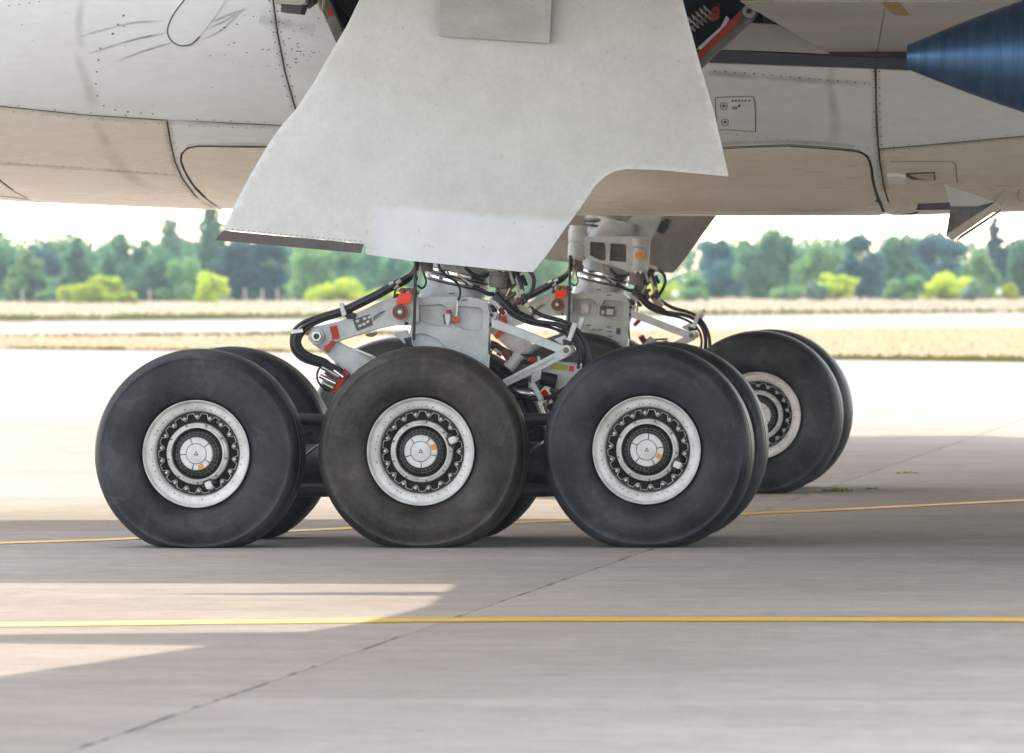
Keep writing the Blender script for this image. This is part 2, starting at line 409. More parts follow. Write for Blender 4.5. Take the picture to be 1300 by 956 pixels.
# apron: slabs along the visible joint, in a bed of dark filler
J0 = ground(343, 866); J1 = ground(1215, 562)
dj = (J1 - J0).normalized(); nj = Vector((dj.y, -dj.x, 0))
apron = empty('apron', J0); apron['kind'] = 'structure'
SW, SL = 9.0, 7.5
ccl = []
for c in range(-8, 4):
    for r in range(-4, 24):
        ccl.append((c, r))
slab_me = {}
def slab_mesh(w, l, t):
    V, Fc = [], []
    boxgeo((0, 0, -t / 2), w, l, t, V, Fc)
    me = bpy.data.meshes.new('slab'); me.from_pydata([tuple(v) for v in V], [], Fc); me.materials.append(M['concrete']); return me
sm = slab_mesh(SW - .008, SL - .006, .04)
ang = math.atan2(nj.y, nj.x)
for c, r in ccl:
    p = nj * ((c + .5) * SW + (.001 if c >= 0 else -.001)) + dj * ((r + .35) * SL)
    wp = p + J0
    dep = wp.y + DC
    if dep > 205 or dep < 14 or (wp.x - XC) < -dep * .26 - 12 or (wp.x - XC) > dep * .03 + 12: continue
    s = bpy.data.objects.new('slab', sm); COL.objects.link(s); s.parent = apron; s.location = p; s.rotation_euler = (0, 0, ang)
bed = [J0 + nj * a + dj * b for a, b in ((-90, -40), (40, -40), (40, 190), (-90, 190))]
o = mobj('joint_filler', [(p.x, p.y, -.014) for p in bed], [(0, 1, 2, 3)], M['joint'], apron)

V, Fc = [], []
rr_ = random.Random(3); L_ = (J1 - J0).length * 1.8; i = 0; tt = -14.0
while tt < L_:
    w = rr_.uniform(.003, .011) * (1.5 if rr_.random() < .08 else 1); off = rr_.gauss(0, .004)
    p = J0 + dj * tt; V += [p + nj * (off - w) + Vector((0, 0, .003)), p + nj * (off + w) + Vector((0, 0, .003))]; tt += rr_.uniform(.08, .35)
for i in range(len(V) // 2 - 1):
    if rr_.random() < .38: Fc.append((2 * i, 2 * i + 1, 2 * i + 3, 2 * i + 2))
o = mobj('joint_crumble', V, Fc, M['joint'], apron); o['kind'] = 'stuff'

def strip_between(name, l1, l2, z, m, ext=.35):
    """ground band between two lines, each given by two photo points, carried on past the frame"""
    P = []
    for (a, b) in (l1, l2):
        A = ground(*a); B = ground(*b); d = B - A
        P.append((A - d * ext, B + d * ext))
    return sheet(name, [P[0][0], P[0][1], P[1][1], P[1][0]], z, m)
E1 = ((0, 443), (1300, 460)); E2 = ((0, 427), (1300, 415)); E3 = ((0, 408.5), (1300, 397.5)); E4 = ((0, 381), (1300, 376))
strip_between('grass_verge', E1, E2, .012, M['straw'])
strip_between('runway', E2, E3, .006, M['runway'])
strip_between('grass_field', E3, E4, .012, M['straw_far'])

def painted_line(name, pts, half):
    V, Fc = [], []
    P = [ground(*p) for p in pts]
    P = spline(P, 8)
    for i, p in enumerate(P):
        d = (P[min(len(P) - 1, i + 1)] - P[max(0, i - 1)]).normalized(); nn = Vector((-d.y, d.x, 0))
        w = half * (1 + random.uniform(-.06, .06))
        V += [p + nn * w + Vector((0, 0, .004)), p - nn * w + Vector((0, 0, .004))]
    for i in range(len(P) - 1): Fc.append((2 * i, 2 * i + 1, 2 * i + 3, 2 * i + 2))
    o = mobj(name, V, Fc, M['yellow']); o['kind'] = 'structure'; return o
painted_line('taxi_line', [(-300, 797.5), (0, 794), (320, 790), (640, 787.3), (960, 787), (1300, 787.5), (1600, 788.5)], .20)
painted_line('taxi_line', [(-200, 699), (0, 690), (160, 684.5), (445, 671), (700, 662), (945, 653), (1300, 635.5), (1600, 620)], .13)

# weeds in the joint
M['weed'] = mat('weed_leaf', (.22, .30, .06), .7, col2=(.36, .34, .12), scale=30)
def blades(name, c, n, rad, h, m, parent=None, w=.012):
    V, Fc = [], []
    for i in range(n):
        a = random.uniform(0, 6.28); q = rad * math.sqrt(random.random()); b = Vector((c[0] + q * math.cos(a), c[1] + q * math.sin(a), c[2]))
        t = random.uniform(0, 6.28); lean = Vector((math.cos(t), math.sin(t), 0)) * random.uniform(.2, .9) * h; hh = h * random.uniform(.4, 1)
        s = Vector((-math.sin(t), math.cos(t), 0)) * w
        k = len(V); V += [b - s, b + s, b + lean * .5 + Vector((0, 0, hh * .7)) + s * .8, b + lean * .5 + Vector((0, 0, hh * .7)) - s * .8, b + lean + Vector((0, 0, hh))]
        Fc += [(k, k + 1, k + 2, k + 3), (k + 3, k + 2, k + 4)]
    return mobj(name, V, Fc, m, parent)
for px, py, n, rad, h, lab in ((1062, 624, 70, .13, .035, 'thick green weed tuft rooted in the concrete joint beside the rear far wheel'),
                               (1107, 621, 14, .05, .02, 'small weed tuft in the shade edge just past the thick weed tuft'),
                               (1152, 601, 24, .10, .02, 'low dry weed along the sunlit end of the concrete joint')):
    p = ground(px, py); t = empty('weed', p); tag(t, lab, 'weed', 'weeds in the concrete joint')
    blades('leaves', (p.x, p.y, 0), n, rad, h, M['weed'], t)

# ================================================================== the aircraft
YB = 6.43                                                  # fuselage centreline
YG = .94                                                   # near gear centre
air = empty('airliner', (0, YB, 0))
tag(air, 'white twin engine airliner parked on six wheel landing gear, only its belly seen', 'aircraft')

# ---- body section
BA, BN, ZC0 = 3.3, 2.6, 5.1
ZBK = [(-30, 4.6), (-14, 3.1), (-6, 2.46), (-3.55, 2.317), (-1.93, 2.243), (.93, 2.197), (2.73, 2.189), (3.74, 2.215), (7, 2.26), (18, 2.3), (30, 2.9), (36, 4.4)]
def zbot(X):
    for (x0, z0), (x1, z1) in zip(ZBK, ZBK[1:]):
        if X <= x1:
            t = max(0, (X - x0) / (x1 - x0)); return z0 + (z1 - z0) * t
    return ZBK[-1][1]
def body_pt(X, th, off=0.0):
    """th 0 = near side, 90 = keel (degrees)"""
    a = math.radians(th); c, s = math.cos(a), math.sin(a); b = ZC0 - zbot(X)
    e = 2 / BN
    y = -BA * math.copysign(abs(c) ** e, c); z = -b * math.copysign(abs(s) ** e, s)
    p = Vector((X, YB + y, ZC0 + z))
    if off:
        g = Vector((0, math.copysign(abs(y / BA) ** (BN - 1), y) / BA, math.copysign(abs(z / b) ** (BN - 1), z) / b)).normalized(); p += g * off
    return p
def bodyF(p):
    b = ZC0 - zbot(p.x); return abs((p.y - YB) / BA) ** BN + abs((p.z - ZC0) / b) ** BN - 1
def body_uv(px, py):
    d = ray(px, py); lo = None; t0 = (1.5 + DC) / d.y; prev = None
    for i in range(240):
        t = t0 + i * .04; v = bodyF(CAM + d * t)
        if v <= 0: lo = t - .04; hi = t; break
        if prev is not None and v > prev and i > 60: break
        prev = v
    if lo is None:
        p = CAM + d * (t0 + 4.6); return (p.x, 100.0)
    for _ in range(30):
        m_ = (lo + hi) / 2
        if bodyF(CAM + d * m_) > 0: lo = m_
        else: hi = m_
    p = CAM + d * hi; b = ZC0 - zbot(p.x)
    cs = abs((p.y - YB) / BA) ** (BN / 2); sn = abs((p.z - ZC0) / b) ** (BN / 2)
    return (p.x, math.degrees(math.atan2(sn, cs)))
TH = 3.0 / 57.3                                            # metres per degree, for even meshing
def patch(name, outer, m, parent, off=.010, th=.012, holes=(), curve=True, su=.14, label=None):
    """a skin panel: photo outline laid on the body, with its own edges and thickness"""
    def conv(lp):
        return [(u, v * TH) for u, v in (body_uv(*p) for p in densify(lp, 14))]
    vv, T = tri_poly(conv(outer), [conv(h) for h in holes], su, .12)
    V = [body_pt(p.x, p.y / TH, off) for p in vv]
    V2, Fc = skirt(V, T, lambda i: body_pt(vv[i].x, vv[i].y / TH, off - th))
    o = mobj(name, V2, Fc, m, parent); fixn(o.data)
    me = o.data; me.polygons.foreach_set("use_smooth", [True] * len(me.polygons)); me.set_sharp_from_angle(angle=math.radians(40))
    if label: o['label'] = label
    return o
def ribbon(name, pts, w, m, parent, off=.013, closed=False, k=6, smooth=True, wend=None):
    """a thin strip (seal, line, smear) laid on the body along photo points; w in metres"""
    q = spline([(a, b, 0) for a, b in pts], k, closed) if smooth else [Vector((a, b, 0)) for a, b in densify(pts, 12)[:]]
    uv = [body_uv(p.x, p.y) for p in q]
    P = [body_pt(u, v, off) for u, v in uv]
    V, Fc = [], []; n = len(P)
    for i in range(n):
        d = (P[(i + 1) % n if closed else min(n - 1, i + 1)] - P[i - 1 if (closed or i) else 0]).normalized()
        nn = (body_pt(uv[i][0], uv[i][1], .1) - body_pt(uv[i][0], uv[i][1], 0)).normalized(); s = d.cross(nn).normalized()
        ww = w if wend is None else w + (wend - w) * i / (n - 1)
        V += [P[i] + s * ww / 2, P[i] - s * ww / 2]
    for i in range(n if closed else n - 1):
        j = (i + 1) % n; Fc.append((2 * i, 2 * i + 1, 2 * j + 1, 2 * j))
    return mobj(name, V, Fc, m, parent)
def soft_mat(name, col, strength):
    m = mat(name, col, .55); n = m.node_tree.nodes; l = m.node_tree.links; b = n["Principled BSDF"]
    at_ = n.new("ShaderNodeAttribute"); at_.attribute_name = 'amount'
    tc = n.new("ShaderNodeTexCoord"); nz = n.new("ShaderNodeTexNoise"); nz.inputs["Scale"].default_value = 5; nz.inputs["Detail"].default_value = 6; l.new(tc.outputs["Object"], nz.inputs["Vector"])
    mr = n.new("ShaderNodeMapRange"); mr.inputs[1].default_value = .3; mr.inputs[2].default_value = .7; mr.inputs[3].default_value = .35 * strength; mr.inputs[4].default_value = 1.2 * strength; l.new(nz.outputs[0], mr.inputs[0])
    mu = n.new("ShaderNodeMath"); mu.operation = 'MULTIPLY'; mu.use_clamp = True; l.new(at_.outputs["Fac"], mu.inputs[0]); l.new(mr.outputs[0], mu.inputs[1]); l.new(mu.outputs[0], b.inputs["Alpha"])
    return m
def soft_strip(name, pts, w, m, parent, off=.0135, wend=None, fade=True):
    """a stain that fades out at its edges, lying on the skin along photo points"""
    q = spline([(a, b, 0) for a, b in pts], 8); uv = [body_uv(p.x, p.y) for p in q]; P = [body_pt(u, v, off) for u, v in uv]
    V, Fc, A_ = [], [], []; n = len(P); prof = (0, .35, .85, 1, .85, .35, 0)
    for i in range(n):
        d = (P[min(n - 1, i + 1)] - P[max(0, i - 1)]).normalized(); nn = (body_pt(uv[i][0], uv[i][1], .1) - body_pt(uv[i][0], uv[i][1], 0)).normalized(); sd = d.cross(nn).normalized()
        t = i / (n - 1); ww = w if wend is None else w + (wend - w) * t; e = min(1, t * 4, (1 - t) * 4) if fade else 1
        for k, al in enumerate(prof): V.append(P[i] + sd * ww * (k / 6 - .5)); A_.append(al * e)
    for i in range(n - 1):
        for k in range(6): Fc.append((7 * i + k, 7 * i + k + 1, 7 * i + k + 8, 7 * i + k + 7))
    o = mobj(name, V, Fc, m, parent, 'all'); at_ = o.data.attributes.new('amount', 'FLOAT', 'POINT'); at_.data.foreach_set('value', A_); return o
M['soft_brown'] = soft_mat('soft_brown_stain', (.50, .41, .31), .24); M['smear_soft'] = soft_mat('soft_smear', (.24, .20, .17), .6); M['soft_grey'] = soft_mat('soft_grey_grime', (.26, .235, .21), .26)
RV, RF = [], []
def disc(p, nn, r, V, Fc, e=1.0, k=6):
    a = nn.orthogonal().normalized(); a = (Vector((1, 0, 0)) - nn * nn.x).normalized(); b = nn.cross(a); s = len(V)
    V += [p + a * (r * e * math.cos(t)) + b * (r * math.sin(t)) for t in [2 * math.pi * i / k for i in range(k)]]
    Fc.append(tuple(range(s, s + k)))
def rivets(pts, step, r=.0055, jit=0.0, skip=0.0):
    q = spline([(a, b, 0) for a, b in pts], 30); d = 0; last = q[0]
    for p in q:
        d += (p - last).length; last = p
        if d >= step:
            d = 0
            if random.random() < skip: continue
            u, v = body_uv(p.x, p.y + random.uniform(-jit, jit))
            if v >= 99: continue
            c = body_pt(u, v, .0125); nn = (body_pt(u, v, .1) - body_pt(u, v, 0)).normalized(); disc(c, nn, r * random.uniform(.8, 1.2), RV, RF)

# hull: whole fuselage, with the wheel well left open in its near flank
WX0, WX1 = -1.15, 2.0
NX = [-30 + i * 1.5 for i in range(15)] + [-7.5 + i * .25 for i in range(70)] + [10 + i * 1.75 for i in range(16)]
NT = 120
V, Fc = [], []
for X in NX:
    for k in range(NT): V.append(body_pt(X, k * 360 / NT))
for i in range(len(NX) - 1):
    for k in range(NT):
        j = (k + 1) % NT; c = (V[i * NT + k] + V[(i + 1) * NT + j]) / 2
        if WX0 < c.x < WX1 and 3.3 < c.z < 4.7 and c.y < YB: continue
        Fc.append((i * NT + k, (i + 1) * NT + k, (i + 1) * NT + j, i * NT + j))
Fc.append(tuple(range(NT))); Fc.append(tuple((len(NX) - 1) * NT + k for k in reversed(range(NT))))
hull = mobj('fuselage', V, Fc, M['skin'], air, 'all'); hull.data.materials.append(M['under'])
for p in hull.data.polygons:
    c = p.center + W['airliner']
    if -6 < c.x < 6.5 and c.z < 3.75 and c.y < 5.2: p.material_index = 1

# skin panels (gaps between them are real; dark structure lies behind)
S1 = [(-260, 118), (0, 134), (105, 145), (212, 152), (300, 156), (345, 158), (400, 161)]
V212 = [(212, 152), (216, 176), (222, 203), (232, 226), (248, 247), (270, 262), (286, 285)]
V347 = [(344, -70), (347, 0), (352, 38), (362, 90), (376, 140), (384, 159)]
V1112 = [(1111, 60), (1112, 110), (1113, 160), (1117, 205), (1123, 240), (1134, 272), (1150, 300)]
g = 1.3
patch('skin_panel', [(-260, -70)] + [(x - g, y) for x, y in V347] + [(x, y - g) for x, y in S1[-3:-1][::-1]] + [(x, y - g) for x, y in S1[:-2][::-1]][0:] , M['skin'], air,
      label='pale aft flank panel marked with brown smears')
patch('skin_panel', [(345 + g, -70), (396, -70), (410, 0), (432, 62), (470, 166)] + [(x + g, y - (g if y > 158 else 0)) for x, y in V347[::-1][:-1]], M['skin'], air,
      label='chipped panel beside the open wheel well')
LB = [(-60, 150), (-40, 190), (0, 228), (20, 243), (46, 256), (75, 290)]
patch('skin_panel', [(-59, 130.5)] + [(x, y + g) for x, y in S1[1:4]] + [(x - g, y) for x, y in V212] + [(x + 2 * g, y) for x, y in LB[::-1]], M['skin_bounce'], air,
      label='brown stained belly panel, tinted tan for ground bounce, with a row of screws')
patch('skin_panel', [(-260, 119), (-63, 129)] + [(x - g, y) for x, y in LB] + [(-260, 300)], M['skin_bounce'], air)
DOOR = [(300, 300), (285, 267), (262, 250), (246, 234), (235, 216), (230, 203), (231, 194), (238, 187), (254, 184.5), (340, 185.5), (620, 188), (917, 186.5), (1003, 183.3), (1060, 187), (1090, 190.5),
        (1101, 197), (1106, 210), (1108, 228), (1113, 246), (1122, 268), (1135, 300)]
def shrink(P, d):
    out = []; n = len(P); ar = sum(P[i][0] * P[(i + 1) % n][1] - P[(i + 1) % n][0] * P[i][1] for i in range(n)); s = 1 if ar > 0 else -1
    for i in range(n):
        a = Vector(P[i - 1]); b = Vector(P[i]); c = Vector(P[(i + 1) % n]); t = (c - a).normalized(); out.append((b.x - s * t.y * d, b.y + s * t.x * d))
    return out
patch('gear_well_door', shrink(DOOR, 1.0), M['skin_bounce'], air, label='closed lower wheel well door with rounded corners')
surround = [(x + g, y) for x, y in V212[::-1]] + [(x, y + g) for x, y in S1[4:]] + [(470, 163), (700, 84), (890, 79), (1000, 83), (1111 - g, 87)] + [(x - g, y) for x, y in V1112[1:]]
surround = surround + [(1140, 300)] + [(x, y) for x, y in shrink(DOOR, -1.6)[::-1]]
patch('skin_panel', surround, M['skin'], air, label='narrow panel framing the closed wheel well door')
R2 = [(1116, 188.5), (1180, 183), (1240, 177.5), (1300, 172), (1560, 150)]
patch('skin_panel', [(1112 + g, 87), (1300, 97), (1560, 106)] + [(x, y - g) for x, y in R2[::-1][:-1]] + [(1115 + g, 187), (1112 + g, 130)], M['skin'], air,
      label='plain flank panel behind the blue exhaust cone')
patch('skin_panel', [(x + g, y + g) for x, y in R2] + [(1560, 300)] + [(x + g, y) for x, y in V1112[::-1][:-3]], M['skin_bounce'], air, label='lower flank panel with the small open scoop')
patch('seal_band', [(895, 62), (945, 64), (1000, 66.5), (1060, 70), (1112, 72), (1150, 72.5), (1560, 92), (1560, 104), (1150, 86.5), (1112, 85), (1000, 81), (890, 76.5)], M['band'], air, off=.016, th=.02)
patch('skin_panel', [(885, 62), (920, 40), (949, 28.5), (989, 31), (1053, 67.5), (1000, 65), (945, 63)], M['wing'], air, label='small triangular fillet panel under the wing')
ribbon('door_seal', [(1003, 183.8), (1050, 187), (1088, 190.8), (1101, 197.5), (1106, 210), (1108.5, 228), (1113.5, 246), (1122, 267)], .014, M['seal'], air, wend=.022)
ribbon('door_seal', [(340, 185), (290, 184.6), (254, 184), (238, 187), (231, 194), (229.6, 203), (235, 217), (246, 235), (262, 251), (283, 265)], .011, M['seal'], air, wend=.009)
ribbon('door_seal', [(917, 187), (960, 185), (1003, 183.6)], .009, M['seal'], air)
# small fittings on the skin
ACC = [(912, 122), (953, 121), (957, 124), (959, 140), (959, 162), (957, 165), (925, 162.5), (911, 162), (909.5, 150), (908.5, 126)]
patch('access_panel', ACC, M['skin'], air, off=.014, th=.006)
ribbon('panel_outline', ACC, .006, M['line'], air, off=.0155, closed=True, k=4)
for cx, cy_ in ((919, 132.5), (920.5, 153)):
    ribbon('latch_outline', [(cx - 3.5, cy_ - 3), (cx + 3.5, cy_ - 3), (cx + 3.5, cy_ + 3), (cx, cy_ + 4.5), (cx - 3.5, cy_ + 3)], .006, M['line'], air, off=.0158, closed=True, k=4)
    patch('latch', [(cx - 2, cy_ - 1.5), (cx + 2, cy_ - 1.5), (cx + 2, cy_ + 1.5), (cx - 2, cy_ + 1.5)], M['rivet'], air, off=.0165, th=.004)
OV = [(238, -12), (222, 15), (214, 32), (213.5, 42), (219, 51), (230, 56.5), (243, 54), (256, 42), (272, 22), (292, -8)]
patch('access_panel', OV, M['skin'], air, off=.016, th=.008)
ribbon('panel_outline', [(240, -8), (222, 15), (214, 32), (213.5, 42), (219, 51), (230, 56.5), (243, 54.5), (254, 45)], .010, M['line'], air, off=.0175)
for pts in ([(100, 46), (135, 36), (170, 28), (214, 25)], [(110, 68), (150, 55), (180, 47), (216, 40)], [(148, 77), (185, 63), (222, 52)],
            [(256, 50), (280, 38), (300, 20), (312, 8)], [(262, 36), (285, 26), (304, 14)], [(268, 28), (290, 18), (318, 9)]):
    soft_strip('smear', pts, .024, M['smear_soft'], air)
soft_strip('smear', [(107, -10), (101, 20), (101, 45), (106, 62)], .08, M['soft_brown'], air)
for pts, w, we in (([(120, 148), (130, 172), (146, 200), (170, 226), (205, 240)], .08, .22), ([(95, 60), (105, 90), (116, 120), (120, 145)], .07, .16), ([(1056, 80), (1055, 110), (1060, 150), (1058, 185)], .07, .13)):
    soft_strip('stain', pts, w, M['soft_brown'], air, wend=we)
for pts, w in ((S1[1:], .09), (V212[:-1], .09), (V347[1:], .07), (V1112[:-2], .09), ([(0, 206), (110, 213), (222, 221)], .07), ([(917, 181), (1003, 178), (1085, 184)], .08), (R2[:-1], .06), ([(900, 91), (1000, 99), (1106, 105)], .07), ([(238, 183), (300, 181), (350, 182)], .07),
               ([(330, 22), (365, 30), (400, 36)], .12)):
    soft_strip('grime', pts, w, M['soft_grey'], air, fade=False)
ribbon('panel_outline', [(1130, 203.5), (1195, 203), (1209, 204), (1213, 208), (1214, 218), (1215.5, 230)], .006, M['line'], air)
ribbon('panel_outline', [(1295, 238), (1292.5, 243), (1294, 252), (1310, 254)], .006, M['line'], air)
ribbon('panel_outline', [(0, 247), (20, 249), (40, 251.5)], .03, M['band'], air, off=.0135)
patch('vent_slot', [(1150, 218), (1187, 216.5), (1188, 227), (1158, 226), (1150, 222)], M['line'], air, off=.0135, th=.004)
patch('vent_ramp', [(1156, 219.5), (1185.5, 218), (1186, 225.5), (1168, 224)], M['cream'], air, off=.02, th=.008)
patch('vent_block', [(1126, 219), (1140, 218.5), (1150, 220.5), (1149, 227.5), (1128, 227.5)], M['skin'], air, off=.035, th=.03)
for x in (917, 921, 925, 929, 933, 938): patch('stencil_mark', [(x + 12, 125), (x + 14.6, 125), (x + 14.6, 127), (x + 12, 127)], M['line'], air, off=.0162, th=.001)
patch('stencil_mark', [(929, 134), (936, 133), (937, 136.5), (930, 137)], M['smear'], air, off=.0162, th=.001)
patch('stencil_mark', [(937, 131), (940, 130.5), (940, 134), (937.5, 134)], M['line'], air, off=.0162, th=.001)
# rows of fasteners
rivets([(x, y + 4.5) for x, y in S1[1:]], 17); rivets([(x, y - 4) for x, y in S1[1:]], 21, skip=.3)
rivets([(0, 204.5), (60, 208), (120, 212), (222, 220)], 10.5, .007); rivets([(20, 246), (120, 250), (262, 259)], 8, .004)
for dx in (-3.5, 4.5): rivets([(x + dx, y) for x, y in V212], 9, .005)
for dx in (-5, 5): rivets([(x + dx, y) for x, y in V347], 13, .0065)
for dx in (-3, 4.5): rivets([(x + dx, y) for x, y in V1112[:-1]], 9.5, .0065)
rivets([(896, 88), (960, 92.5), (1030, 98.5), (1106, 105)], 10.7, .0065); rivets([(912, 166), (960, 172), (1020, 178), (1108, 186)], 11.5, .005)
for dy in (-3.5, 2.5): rivets([(x, y + dy) for x, y in R2[:4]], 17, .005)
rivets([(130, 45), (125, 78), (122, 100), (124, 120), (134, 134), (160, 140), (205, 144)], 15, .008)
rivets([(165, 8), (155, 22), (141, 46)], 13, .009); rivets([(0, 8), (30, 4), (60, 0)], 12, .006); rivets([(1120, 205), (1122, 225), (1128, 250)], 4, .0035, jit=1)
o = mobj('rivets', RV, RF, M['rivet'], air); o['kind'] = 'stuff'
CV, CF = [], []
for i in range(70):
    x = random.triangular(275, 432, 385); y = random.triangular(14, 95, 40)
    if x > 405 + y * .45: continue
    u, v = body_uv(x, y); nn = (body_pt(u, v, .1) - body_pt(u, v, 0)).normalized(); disc(body_pt(u, v, .0128), nn, random.uniform(.0015, .005), CV, CF, random.uniform(1, 3.2), 7)
for i in range(40):
    u, v = body_uv(random.uniform(10, 340), random.uniform(10, 150)); nn = (body_pt(u, v, .1) - body_pt(u, v, 0)).normalized(); disc(body_pt(u, v, .0128), nn, random.uniform(.001, .003), CV, CF, random.uniform(1, 4), 6)
o = mobj('paint_chips', CV, CF, M['chip'], air); o['kind'] = 'stuff'

# open scoop under the belly
YS = 3.6
sc_ = empty('air_scoop', at(1230, 265, YS), air); sc_['label'] = 'open triangular scoop flap hanging under the belly'
plate('scoop_cheek', [(1199, 234), (1264, 256), (1240, 262), (1207, 262)], YS - .55, .012, M['wing'], sc_, bw=.002)
plate('scoop_cheek', [(1208, 256), (1266, 257), (1201, 299)], YS - .5, .012, M['gear_dirty'], sc_, bw=.002)
A = [at(1266, 255.5, YS - .56), at(1271, 262.5, YS - .56), at(1209.5, 305, YS - .56), at(1200.5, 299, YS - .56)]
V2 = A + [p + Vector((.05, .5, .1)) for p in A]
mobj('scoop_flap', V2, [(0, 1, 2, 3), (7, 6, 5, 4), (0, 4, 5, 1), (1, 5, 6, 2), (2, 6, 7, 3), (3, 7, 4, 0)], M['cream'], sc_)
plate('scoop_lip', [(1271, 265), (1270, 269), (1221, 302), (1214, 306), (1219, 299)], YS - .6, .02, M['bronze'], sc_, bw=.002)
fit = empty('drain_fitting', at(1150, 265, YS), air)
plate('bracket', [(1132, 271), (1146, 262), (1160, 257.5), (1165, 262), (1162, 266), (1146, 272)], YS - .3, .1, M['cream'], fit)
plate('bracket', [(1165, 258.5), (1208, 257), (1207, 266), (1163, 266.5)], YS - .1, .05, M['band'], fit)
plate('bracket', [(1148, 272), (1167, 268), (1163, 272)], YS - .3, .06, M['band'], fit)

# ---- wings
def zlow(X, Y):
    return 3.335 + .105 * max(-40, (3.2 - Y)) + max(0.0, 2.2 - X) * .11
def wing_xy(Y):                                            # chord at a station of the near wing: leading and trailing edge
    s = 3.2 - Y
    le = 11.5 - .42 * max(0, s); te = TE0 if s < 6.5 else TE0 - (s - 6.5) * .34
    return max(le, te + 1.6), te
def wing_uv(px, py):
    d = ray(px, py); lo, hi = (-14 + DC) / d.y, (6.5 + DC) / d.y
    for _ in range(60):
        m_ = (lo + hi) / 2; p = CAM + d * m_
        if zlow(p.x, p.y) > p.z: lo = m_
        else: hi = m_
    p = CAM + d * lo; return (p.x, p.y)
WA, WB = wing_uv(940, 0), wing_uv(1052, 66)              # slanting front edge of the wheel well opening
def well_x(Y):
    return WA[0] + (WB[0] - WA[0]) * (Y - WA[1]) / (WB[1] - WA[1]) + .12
TE0 = -1.45
def make_wing(sign):
    ys = [6.4, 5, 4, 3.2, 2.6, 2, 1.4, .8, .2, -.4, -1.2, -2.4, -4, -6, -9, -13, -18, -23, -27]
    V, Fc = [], []; NS = 110; st = []
    for Y in ys:
        le, te = wing_xy(Y); th = max(.12, 1.25 - (3.2 - Y) * .04); row = []
        for k in range(NS + 1):
            t = k / NS; X = te + (le - te) * t; h = th * 1.9 * math.sqrt(max(0, 1 - t)) * t ** .8 + .04
            z = zlow(X, Y) - (.0 if t < .85 else -(t - .85) * 3 * th)
            row.append((X, Y, z, max(.03, h)))
        st.append(row)
    n = NS + 1
    for row in st: V += [Vector((x, y if sign > 0 else 2 * YB - y, z)) for x, y, z, h in row]
    b = len(V)
    for row in st: V += [Vector((x, y if sign > 0 else 2 * YB - y, z + h)) for x, y, z, h in row]
    for i in range(len(ys) - 1):
        for k in range(NS):
            q = [i * n + k, i * n + k + 1, (i + 1) * n + k + 1, (i + 1) * n + k]
            c = sum((V[w] for w in q), Vector()) / 4
            yy = c.y if sign > 0 else 2 * YB - c.y
            if not (WX0 < c.x < min(well_x(yy), WX1 + .4) and -.5 < yy < 6): Fc.append(tuple(q))
            Fc.append(tuple(b + w for w in reversed(q)))
        for k in (0, NS): Fc.append((i * n + k, (i + 1) * n + k, b + (i + 1) * n + k, b + i * n + k))
    e = (len(ys) - 1) * n
    for k in range(NS): Fc.append((e + k, e + k + 1, b + e + k + 1, b + e + k))
    o = mobj('wing', V, Fc, M['wing'], air); fixn(o.data)
    return o
make_wing(1); make_wing(-1)
# inboard wheel well: dark box open below
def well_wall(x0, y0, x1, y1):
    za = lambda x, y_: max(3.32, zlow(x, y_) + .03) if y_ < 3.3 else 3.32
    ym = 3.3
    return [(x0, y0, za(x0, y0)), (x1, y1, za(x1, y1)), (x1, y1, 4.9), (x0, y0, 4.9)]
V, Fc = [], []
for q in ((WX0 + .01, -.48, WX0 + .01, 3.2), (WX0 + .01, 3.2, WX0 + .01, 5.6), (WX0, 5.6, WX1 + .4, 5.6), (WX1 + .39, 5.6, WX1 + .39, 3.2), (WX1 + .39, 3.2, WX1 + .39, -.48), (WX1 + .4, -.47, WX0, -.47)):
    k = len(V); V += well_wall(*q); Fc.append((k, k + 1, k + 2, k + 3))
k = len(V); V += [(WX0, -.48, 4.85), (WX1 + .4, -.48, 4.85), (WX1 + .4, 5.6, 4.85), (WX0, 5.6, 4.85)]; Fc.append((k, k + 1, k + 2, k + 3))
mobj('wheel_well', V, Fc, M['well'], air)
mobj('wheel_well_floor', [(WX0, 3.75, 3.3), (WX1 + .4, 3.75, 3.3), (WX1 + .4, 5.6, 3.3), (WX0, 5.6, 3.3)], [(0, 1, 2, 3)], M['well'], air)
# flap track fairings behind the trailing edge, above the frame
for yf, ln, rf in ((-1.0, 1.9, .16), (-5.2, 3.6, .42)):
    x1 = TE0 + 1.0; zf = zlow(TE0, yf) + .12
    P = [Vector((x1 - (ln + 1.0) * k / 10, yf, zf + .06 * k / 10)) for k in range(11)]
    V, Fc = tube_geo(P, [rf * max(.02, (1 - max(0, (k - 3) / 7) ** 1.3)) * (.5 if k == 0 else 1) for k in range(11)], 16); mobj('flap_fairing', V, Fc, M['wing'], air, True)
# wing root skin beside the well
def wing_patch(name, outer, m, off=.012, th=.01, su=.25):
    vv, T = tri_poly([wing_uv(*p) for p in densify(outer, 14)], (), su, su)
    V = [Vector((p.x, p.y, zlow(p.x, p.y) - off)) for p in vv]
    V2, Fc = skirt(V, T, lambda i: V[i] + Vector((0, 0, th)))
    o = mobj(name, V2, Fc, m, air); fixn(o.data); return o
wing_patch('wing_panel', [(940, 0), (1052, 66), (1112, 69), (1119, 30), (1124, 0)], M['wing'])
wing_patch('wing_panel', [(1125.3, 0), (1120.3, 30), (1113.2, 69.5), (1150, 71), (1560, 92), (1560, 0)], M['wing'])
wing_patch('leak_stain', [(1118, 0), (1130, 13), (1137, 17), (1156, 17.5), (1148, 8), (1141, 0)], M['orange_stain'], off=.0135, th=.001)

